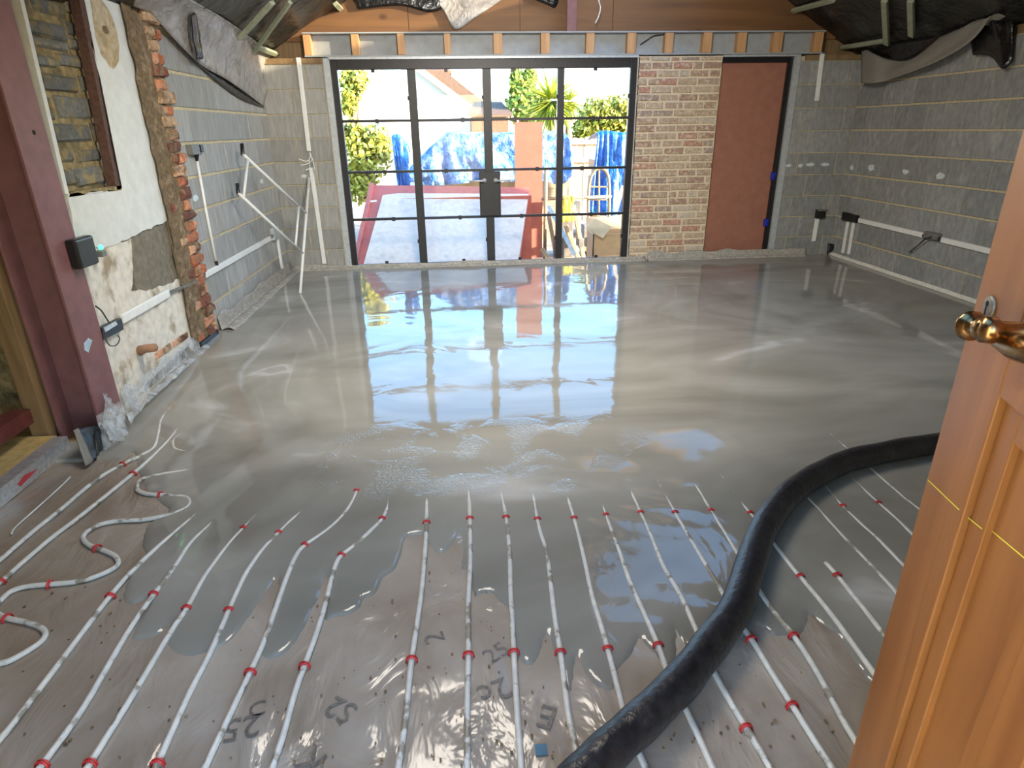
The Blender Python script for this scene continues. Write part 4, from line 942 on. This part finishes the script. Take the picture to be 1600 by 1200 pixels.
# hanging sheets
def drape(name, top, bot, mat, lab, amp=.05, f=6, seed=1., nu=30, nv=16, th=.0015):
    top = spline(top, 8); bot = spline(bot, 8)
    def fn(u, v):
        i = u*(len(top)-1); a_ = top[int(i)].lerp(top[min(int(i)+1, len(top)-1)], i % 1); i = u*(len(bot)-1); b_ = bot[int(i)].lerp(bot[min(int(i)+1, len(bot)-1)], i % 1)
        p = a_.lerp(b_, v); n_ = noise.noise_vector(Vector((u*f+seed, v*f*.35, seed)))*amp*math.sin(math.pi*min(1, .15+v))
        q = p + n_; q.z = min(q.z, roof_z(q.x)-.015); return q
    return sheet(fn, nu, nv, name, MT[mat], None, th, label=lab, cat='plastic sheet')
drape('polythene_drape', [PX(215,-60,-L+.22), PX(280,-40,-L+.24), PX(360,20,-L+.20), PX(425,70,-L+.12), PX(430,85,-L+.05)],
      [PX(200,-30,-L+.05), PX(246,32,-L+.05), PX(310,98,-L+.05), PX(360,128,-L+.05), PX(412,166,-L+.03)], 'polygrey', 'grey polythene drape hanging over the top of left block wall', .06, 5, 1.)
drape('black_drape', [PX(205,-30,-L+.03), PX(270,40,-L+.03), PX(320,95,-L+.03), PX(370,120,-L+.03), PX(413,160,-L+.02)],
      [PX(205,-20,-L+.025), PX(262,46,-L+.025), PX(312,104,-L+.02), PX(372,152,-L+.02), PX(413,168,-L+.02)], 'blackpoly', 'black plastic edge under the grey drape on left wall', .006, 5, 2., 30, 4)
sheet(quadfn(PX(297,22,-L+.17), PX(307,18,-L+.17), PX(318,92,-L+.09), PX(306,93,-L+.09), .012, 5, 1), 4, 14, 'tape_strip', MT['blackpoly'], None, .002, label='dark shiny tape strip down the grey drape', cat='tape')
drape('polythene_flap', [PY(670,-36,D+.085), PY(700,-36,D+.085), PY(750,-36,D+.085), PY(800,-36,D+.085)], [PY(672,-10,D+.085), PY(694,18,D+.085), PY(712,46,D+.085), PY(745,26,D+.085), PY(790,-4,D+.085)], 'polygrey', 'grey polythene flap hanging in a point before the plywood', 0.018, 5, 3.)
drape('black_flap', [PY(520,-60,D+.085), PY(600,-60,D+.085), PY(680,-60,D+.085)], [PY(560,14,D+.085), PY(625,8,D+.085), PY(668,18,D+.085), PY(690,14,D+.085)], 'blackpoly', 'black plastic flap over the left plywood board', 0.018, 5, 4.)
drape('black_flap', [PY(810,-60,D+.085), PY(880,-60,D+.085)], [PY(834,-2,D+.085), PY(858,8,D+.085), PY(868,11,D+.085), PY(874,-4,D+.085)], 'blackpoly', 'small black plastic scrap hanging left of the ridge post', 0.018, 5, 5., 12, 10)
# right side: felt sheet and black polythene hanging from the eaves
fl = [(1347,72),(1370,86),(1395,94),(1425,93),(1482,46),(1530,4),(1565,-30)]; fb = [(1345,130),(1366,130),(1390,124),(1460,98),(1522,60),(1560,4),(1585,-30)]
def XR_(i): return R-.06-.10*math.sin(i*.9)
drape('felt_sheet', [PX(x, y, R-.05-.05*(i % 2)) for i, (x, y) in enumerate(fl)], [PX(x, y, R-.12-.04*(i % 2)) for i, (x, y) in enumerate(fb)], 'felt', 'grey felt sheet sagging from the right eaves', .03, 4, 6., 40, 10, .004)
drape('black_drape', [PX(1500,-40,R-.06), PX(1545,-40,R-.10), PX(1590,-40,R-.06)], [PX(1520,86,R-.05), PX(1548,88,R-.07), PX(1566,108,R-.08), PX(1582,96,R-.05), PX(1585,80,R-.03)], 'blackpoly', 'black plastic bag of sheeting hanging on right wall top', .05, 4, 7., 20, 16)
drape('black_drape', [PX(1340,60,R-.02), PX(1400,20,R-.06), PX(1500,-30,R-.06)], [PX(1350,80,R-.03), PX(1410,95,R-.04), PX(1470,60,R-.04), PX(1520,10,R-.04)], 'blackpoly', 'black plastic lining above the sagging felt sheet', .03, 4, 8., 20, 10)

# ================================================================== OUTSIDE
GZ = -.30
obj('ground', MB().box((-25, D+.30, GZ-.2), (30, 60, GZ)), MT['ground'], kind='structure')
# ramp of red boards with a worn sheet on it
rpth = thing('ramp_platform', (-.2, 8.0, GZ), 'sloping red platform outside the doors with a worn grey sheet', 'ramp')
T0, T1, B0, B1 = PY(581,286,8.6), PY(828,290,8.6), PY(553,415,7.42), PY(812,412,7.42)
nrm = (T1-T0).cross(B0-T0).normalized()
if nrm.y > 0: nrm = -nrm
B0 += (B0-T0)*.15; B1 += (B1-T1)*.15
T0, T1, B0, B1 = [p + nrm*-.03 for p in (T0, T1, B0, B1)]
obj('red_board', MB().prism([T0, T1, B1, B0], -nrm*.03), MT['redout'], rpth)
obj('side_rail', MB().bar(T0+nrm*.01, B0+nrm*.01, .05, .06, nrm), MT['redout'], rpth)
obj('support', MB().box((T0.x, 8.4, GZ), (T1.x, 8.62, T0.z-.16)), MT['redout'], rpth)
S = [PY(599,303,8.5), PY(826,304,8.5), PY(809,415,7.40), PY(568,415,7.40)]
obj('grey_sheet', MB().prism(S, nrm*.012), MT['sheet'], rpth)
obj('pale_batten', MB().bar(PY(598,303,8.49), PY(583,350,8.05), .03, .01, nrm).bar(PY(578,315,8.35), PY(590,314,8.38), .03, .01, nrm), MT['white'], rpth)
a_, b_ = PY(804,191,8.85), PY(848,191,8.85)
obj('upright_board', MB().box((a_.x, 8.85, GZ), (b_.x, 8.88, a_.z)), MT['orangeboard'], label='tall orange primed board standing upright behind the ramp', cat='board')
# blue tarpaulins over piles
def tarp(name, top, bot, Y, back, mat, lab, amp=.06, seed=0., nu=40, nv=18):
    tp = spline([PY(x, y, Y) for x, y in top], 8); bp_ = spline([PY(x, y, Y-.12) for x, y in bot], 8)
    def smp(P, u): i = u*(len(P)-1); return P[int(i)].lerp(P[min(int(i)+1, len(P)-1)], i % 1)
    def fn(u, v):
        if v < .3: w_ = 1-v/.3; p = smp(tp, u) + Vector((0, back*w_, -.12*w_*w_)); am = amp*.5
        else: w_ = (v-.3)/.7; p = smp(tp, u).lerp(smp(bp_, u), w_); am = amp*(.5+w_)
        return p + Vector((0, am*1.5*noise.noise(Vector((u*9+seed, v*1.5, seed)))+am*.6*noise.noise(Vector((u*23, v*5, seed))), am*.3*noise.noise(Vector((u*12, v*4, 3+seed)))))
    return sheet(fn, nu, nv, name, MT[mat], None, .004, label=lab, cat='tarpaulin')
tarp('blue_tarpaulin', [(640,262),(664,236),(690,214),(705,206),(760,207),(830,206),(880,206),(892,222)], [(640,286),(670,290),(700,289),(745,284),(790,284),(850,284),(880,288),(897,268)], 10.0, 1.6, 'tarp2', 'crumpled pale blue tarpaulin over the pile behind the ramp', .07, 1.)
tarp('blue_tarpaulin', [(611,214),(616,210),(626,211),(638,226)], [(622,292),(627,297),(634,297),(641,292)], 9.6, .2, 'tarp', 'bright blue tarpaulin end hanging left of the pile', .03, 2., 12, 14)
tarp('blue_tarpaulin', [(934,207),(948,204),(965,206),(985,207)], [(920,330),(940,336),(965,336),(990,330)], 9.9, .8, 'tarp', 'tall blue tarpaulin hanging at the right of the yard', .09, 3., 24, 18)
for lab, xs_, y_, Yp in (('timber pile under the pale blue tarpaulin', (655, 890), 300, 10.3), ('covered stack behind the tall blue tarpaulin', (938, 985), 230, 10.3)):
    p, q = PY(xs_[0], y_-60 if y_ == 300 else y_, Yp), PY(xs_[1], y_-60 if y_ == 300 else y_, Yp); t = thing('timber_pile', ((p.x+q.x)/2, Yp+.5, GZ), lab, 'timber')
    k = 0; z_ = GZ
    while z_ < p.z-.2: obj('baulk', MB().box((p.x+.05*(k % 2), Yp+.05, z_), (q.x-.07*(k % 3), Yp+.9, z_+.13)), MT['fence'], t); z_ += .135; k += 1
# trees
def tree(name, lab, blobs, Y, leaf, n, size, trunk=None, seed=1, spiky=False):
    r = random.Random(seed); c0 = PY(*blobs[0][:2], Y); t = thing(name, (c0.x, Y, GZ), lab, 'tree', 'garden trees and shrubs')
    tr = MB(); cs_ = [(PY(x, y, Y), rx*Y/F, ry*Y/F) for x, y, rx, ry in blobs]; base = Vector((cs_[0][0].x, Y+.1, GZ))
    tr.tube([base, base.lerp(cs_[0][0], .6), cs_[0][0]], [.09, .07, .03], 7)
    for c, rx, ry in cs_[1:]: tr.tube([base.lerp(cs_[0][0], .5), c], [.04, .012], 5)
    obj('trunk', tr, MT['bark'], t, True)
    b = MB()
    for i in range(n):
        c, rx, ry = cs_[r.randrange(len(cs_))]
        d = Vector((r.gauss(0,1), r.gauss(0,1), r.gauss(0,1))).normalized()*r.uniform(.35, 1.05)
        p = c + Vector((d.x*rx, d.y*min(rx, ry)*.9, d.z*ry))
        if spiky:
            e = p + Vector((d.x, d.y, d.z*.6-.15)).normalized()*size*r.uniform(.8, 1.3); s_ = Vector((r.uniform(-1,1), r.uniform(-1,1), 0)).normalized()*size*.06
            b.add([p-s_, p+s_, e], [(0,1,2)])
        else:
            u = Vector((r.uniform(-1,1), r.uniform(-1,1), r.uniform(-1,1))).normalized()*size*r.uniform(.5, 1); v_ = u.orthogonal().normalized()*size*.55
            b.add([p-u*.5, p+v_*.5, p+u*.5, p-v_*.5], [(0,1,2,3)])
    obj('foliage', b, MT[leaf], t)
tree('garden_shrub', 'yellow green shrub filling the left pane of the doors', [(572,245,36,40),(560,285,28,30),(590,225,22,26),(552,215,18,24)], 11.5, 'leaf', 2600, .13, seed=1)
tree('garden_tree', 'sparse yellow tree in the top left pane', [(548,135,18,24),(560,125,16,16),(545,165,12,14)], 13.5, 'leaf', 900, .15, seed=2)
tree('garden_tree', 'light green bushy tree in the third top pane', [(815,160,22,30),(808,130,10,22),(828,125,9,18),(838,168,20,24)], 18, 'leaf2', 2600, .22, seed=3)
tree('spiky_palm', 'spiky cabbage palm in front of the bushy tree', [(862,160,14,12)], 15, 'palm', 420, .65, seed=4, spiky=True)
tree('spiky_palm', 'smaller spiky palm head right of the larger palm', [(888,160,7,8)], 15.5, 'palm', 220, .45, seed=5, spiky=True)
tree('garden_shrub', 'rounded green hedge in the top right panes', [(935,185,32,30),(965,180,26,28),(915,205,20,20),(985,190,20,32)], 14, 'leaf', 3000, .16, seed=6)
# neighbouring house
hs = thing('neighbour_house', PY(690, 200, 20), 'cream neighbouring house with tiled roof and chimney', 'house')
r0, r1 = PY(640,92,20), PY(756,176,20)
obj('house_wall', MB().prism([Vector((r0.x-4, 20, GZ)), Vector((r1.x-.3, 20, GZ)), Vector((r1.x-.3, 20, r1.z)), Vector((r0.x, 20, r0.z-.1)), Vector((r0.x-4, 20, r0.z-2.8))], (0, 6, 0)), MT['housewall'], hs)
obj('roof', MB().prism([r0+Vector((0,-.3,0)), r1+Vector((0,-.3,-.1)), r1+Vector((0,-.3,.28)), r0+Vector((0,-.3,.40))], (0, 6.5, 0)), MT['rooftile'], hs)
obj('verge_board', MB().bar(r0+Vector((0,-.34,-.1)), r1+Vector((0,-.34,-.15)), .03, .16, (0,0,1)), MT['fence'], hs)
for xa_, ya_, xb_, yb_ in ((693,108,704,135),): p, q = PY(xa_, ya_, 24), PY(xb_, yb_, 24); obj('chimney', MB().box((p.x, 24, q.z-1.2), (q.x, 24.6, p.z)).box((p.x-.06, 23.95, p.z-.15), (q.x+.06, 24.65, p.z-.05)), MT['housebrick'], hs)
h2_ = thing('garden_outbuilding', PY(770, 200, 17), 'small brick outbuilding with red roof beyond the tarpaulins', 'outbuilding')
p, q = PY(736,150,17.5), PY(795,215,17.5)
obj('brick_wall', MB().box((p.x, 17.5, GZ), (q.x, 20, PY(770,182,17.5).z)), MT['housebrick'], h2_); obj('roof', MB().prism([(p.x-.1,17.4,PY(770,182,17.5).z), (q.x+.1,17.4,PY(770,182,17.5).z), (q.x-.1,18.6,PY(770,160,17.5).z), (p.x+.1,18.6,PY(770,160,17.5).z)], (0,0,.06)), MT['rooftile'], h2_)
gw = obj('garden_wall', MB().box((PY(440,300,13).x, 13, GZ), (PY(700,300,13).x, 13.2, PY(600,205,13).z)), MT['housewall'], label='white garden wall behind the left shrub', cat='wall')
fnc = thing('garden_fence', (PY(880,270,12.6).x, 12.6, GZ), 'wooden board fence across the back of the yard', 'fence')
x_ = PY(700,240,12.6).x; xe = PY(1080,240,12.6).x; k = 0
while x_ < xe:
    obj('fence_board', MB().box((x_, 12.6+.012*(k % 2), GZ), (x_+.135, 12.62+.012*(k % 2), PY(900,214+(k*7) % 3,12.6).z)), MT['fence'], fnc); x_ += .145; k += 1
for yy in (222, 250): obj('fence_rail', MB().box((PY(700,240,12.6).x, 12.55, PY(900,yy,12.6).z-.04), (xe, 12.598, PY(900,yy,12.6).z+.04)), MT['cardpale'], fnc)
# hand truck
hk = thing('hand_truck', PY(937, 385, 8.9), 'rusty arched hand truck standing in the yard', 'hand truck')
Yh = 8.9
arch = [(921,372),(919,320),(921,285),(928,268),(936,263),(945,266),(951,280),(952,320),(950,372)]
obj('arched_tube', MB().tube(spline([PY(x, y, Yh) for x, y in arch], 5), .022, 8), MT['rust'], hk, True)
for y in (292, 312, 340): obj('cross_bar', MB().tube([PY(920,y,Yh), PY(952,y,Yh)], .012, 6), MT['rust'], hk)
obj('centre_bar', MB().tube([PY(936,264,Yh), PY(936,370,Yh)], .012, 6), MT['rust'], hk)
obj('toe_plate', MB().box((PY(918,385,Yh).x, Yh-.3, GZ+.02), (PY(953,385,Yh).x, Yh, GZ+.04)), MT['rust'], hk)
for x in (919, 951): c = PY(x, 380, Yh); wh = obj('wheel', MB().tube([Vector((c.x-.03, Yh+.08, GZ+.12)), Vector((c.x+.03, Yh+.08, GZ+.12))], .12, 16), MT['black_plastic'], hk); obj('wheel_hub', MB().tube([Vector((c.x-.035, Yh+.08, GZ+.12)), Vector((c.x+.035, Yh+.08, GZ+.12))], .05, 12), MT['rust'], wh)
# cardboard box with raised flap
bxx = thing('cardboard_box', PY(950, 400, 7.9), 'open cardboard box with a raised flap by right door pane', 'box')
p, q = PY(927,366,7.75), PY(985,410,7.75); w_ = .012; y0_, y1_ = 7.75, 8.15; zb = GZ
obj('box_walls', MB().box((p.x,y0_,zb),(q.x,y0_+w_,p.z)).box((p.x,y1_-w_,zb),(q.x,y1_,p.z)).box((p.x,y0_,zb),(p.x+w_,y1_,p.z)).box((q.x-w_,y0_,zb),(q.x,y1_,p.z)).box((p.x,y0_,zb),(q.x,y1_,zb+w_)), MT['card'], bxx)
obj('flap', MB().prism([PY(929,341,7.70), PY(956,354,7.66), PY(942,372,7.62), PY(915,357,7.66)], (0,.01,.004)), MT['cardpale'], bxx)
obj('flap', MB().prism([(p.x,y1_,p.z),(q.x,y1_,p.z),(q.x,y1_+.12,p.z+.13),(p.x,y1_+.12,p.z+.13)], (0,.008,.004)), MT['card'], bxx)
# scaffold pole, rails, strips, bucket, rubble
obj('scaffold_pole', MB().tube([PY(853,262,8.6), PY(851,410,8.6)], .024, 10), MT['rust'], smooth=True, label='upright scaffold pole right of the orange board', cat='pole')
obj('pole_rail', MB().tube([PY(846,311,8.62), PY(955,307,8.88)], .02, 8), MT['rust'], smooth=True, label='horizontal rusty tube behind the hand truck', cat='pole')
obj('white_strip', MB().bar(PY(857,322,8.2), PY(898,398,7.7), .05, .012, (0,-1,0)), MT['paint'], label='white metal strip leaning across the yard', cat='metal strip')
obj('white_strip', MB().bar(PY(974,290,8.6), PY(962,330,8.6), .05, .02, (0,-1,0)), MT['paint'], label='pale strip leaning before the tall blue tarpaulin', cat='metal strip')
obj('grey_panel', MB().prism([PY(894,312,9.0), PY(906,314,9.0), PY(912,335,9.0), PY(892,335,9.0)], (0,.02,0)), MT['paint'], label='grey panel offcut behind the hand truck', cat='panel')
c = PY(862, 380, 8.5)
bk = thing('yellow_bucket', (c.x, 8.5, GZ), 'yellow bucket beside the scaffold pole', 'bucket')
obj('bucket_body', MB().lathe([(.001,0),(.10,0),(.13,PY(862,348,8.5).z-GZ),(.118,PY(862,348,8.5).z-GZ),(.09,.02),(.001,.02)], (c.x, 8.5, GZ), (0,0,1), 18), MT['yellow'], bk, True)
obj('bucket_handle', MB().tube([Vector((c.x+.13*math.cos(a__), 8.5-.03, PY(862,350,8.5).z+.09*math.sin(a__))) for a__ in [math.pi*k/8 for k in range(9)]], .005, 6), MT['rust'], bk)
for i, (xa_, ya_, xb_, yb_) in enumerate(((846,388,862,398),(868,372,882,398),(884,352,905,372),(904,374,912,386),(898,330,912,352),(876,330,896,348),(905,384,930,402),(880,388,898,402),(856,330,868,346),(912,352,928,372))):
    p, q = PY(xa_, ya_, 8.3+.1*i), PY(xb_, yb_, 8.3+.1*i)
    me = MB().box((p.x, 8.3+.1*i, GZ if i % 3 else q.z), (q.x, 8.3+.1*i+.2, p.z)) if i % 2 else MB().bar(p, Vector((q.x, q.y-.05, GZ+.01)), .06, .05, (0,-1,0))
    bevel(obj('rubble_piece' if i % 2 else 'timber_offcut', me, MT['debrisgrey' if i % 2 else 'fence'], label=('grey rubble lump' if i % 2 else 'timber offcut') + ' ' + ['lying by the scaffold pole','just right of the bucket','leaning left of the hand truck','under the grey panel offcut','behind the cardboard box flap','nearest the upright orange board','left of the open cardboard box','below the leaning white strip','above the yellow bucket','beside the hand truck wheel'][i], cat='rubble' if i % 2 else 'timber', group='yard debris'), .01)
pl = obj('yellow_jacket', MB().grid(quadfn(PY(880,306,8.70), PY(896,306,8.72), PY(897,345,8.68), PY(878,347,8.66), .03, 5, 2), 8, 10), M('yellow_cloth', (.7,.62,.05), .7), smooth=True, label='yellow cloth hanging on the rusty tube behind a door bar', cat='cloth')
pl.modifiers.new('thick', 'SOLIDIFY').thickness = .01
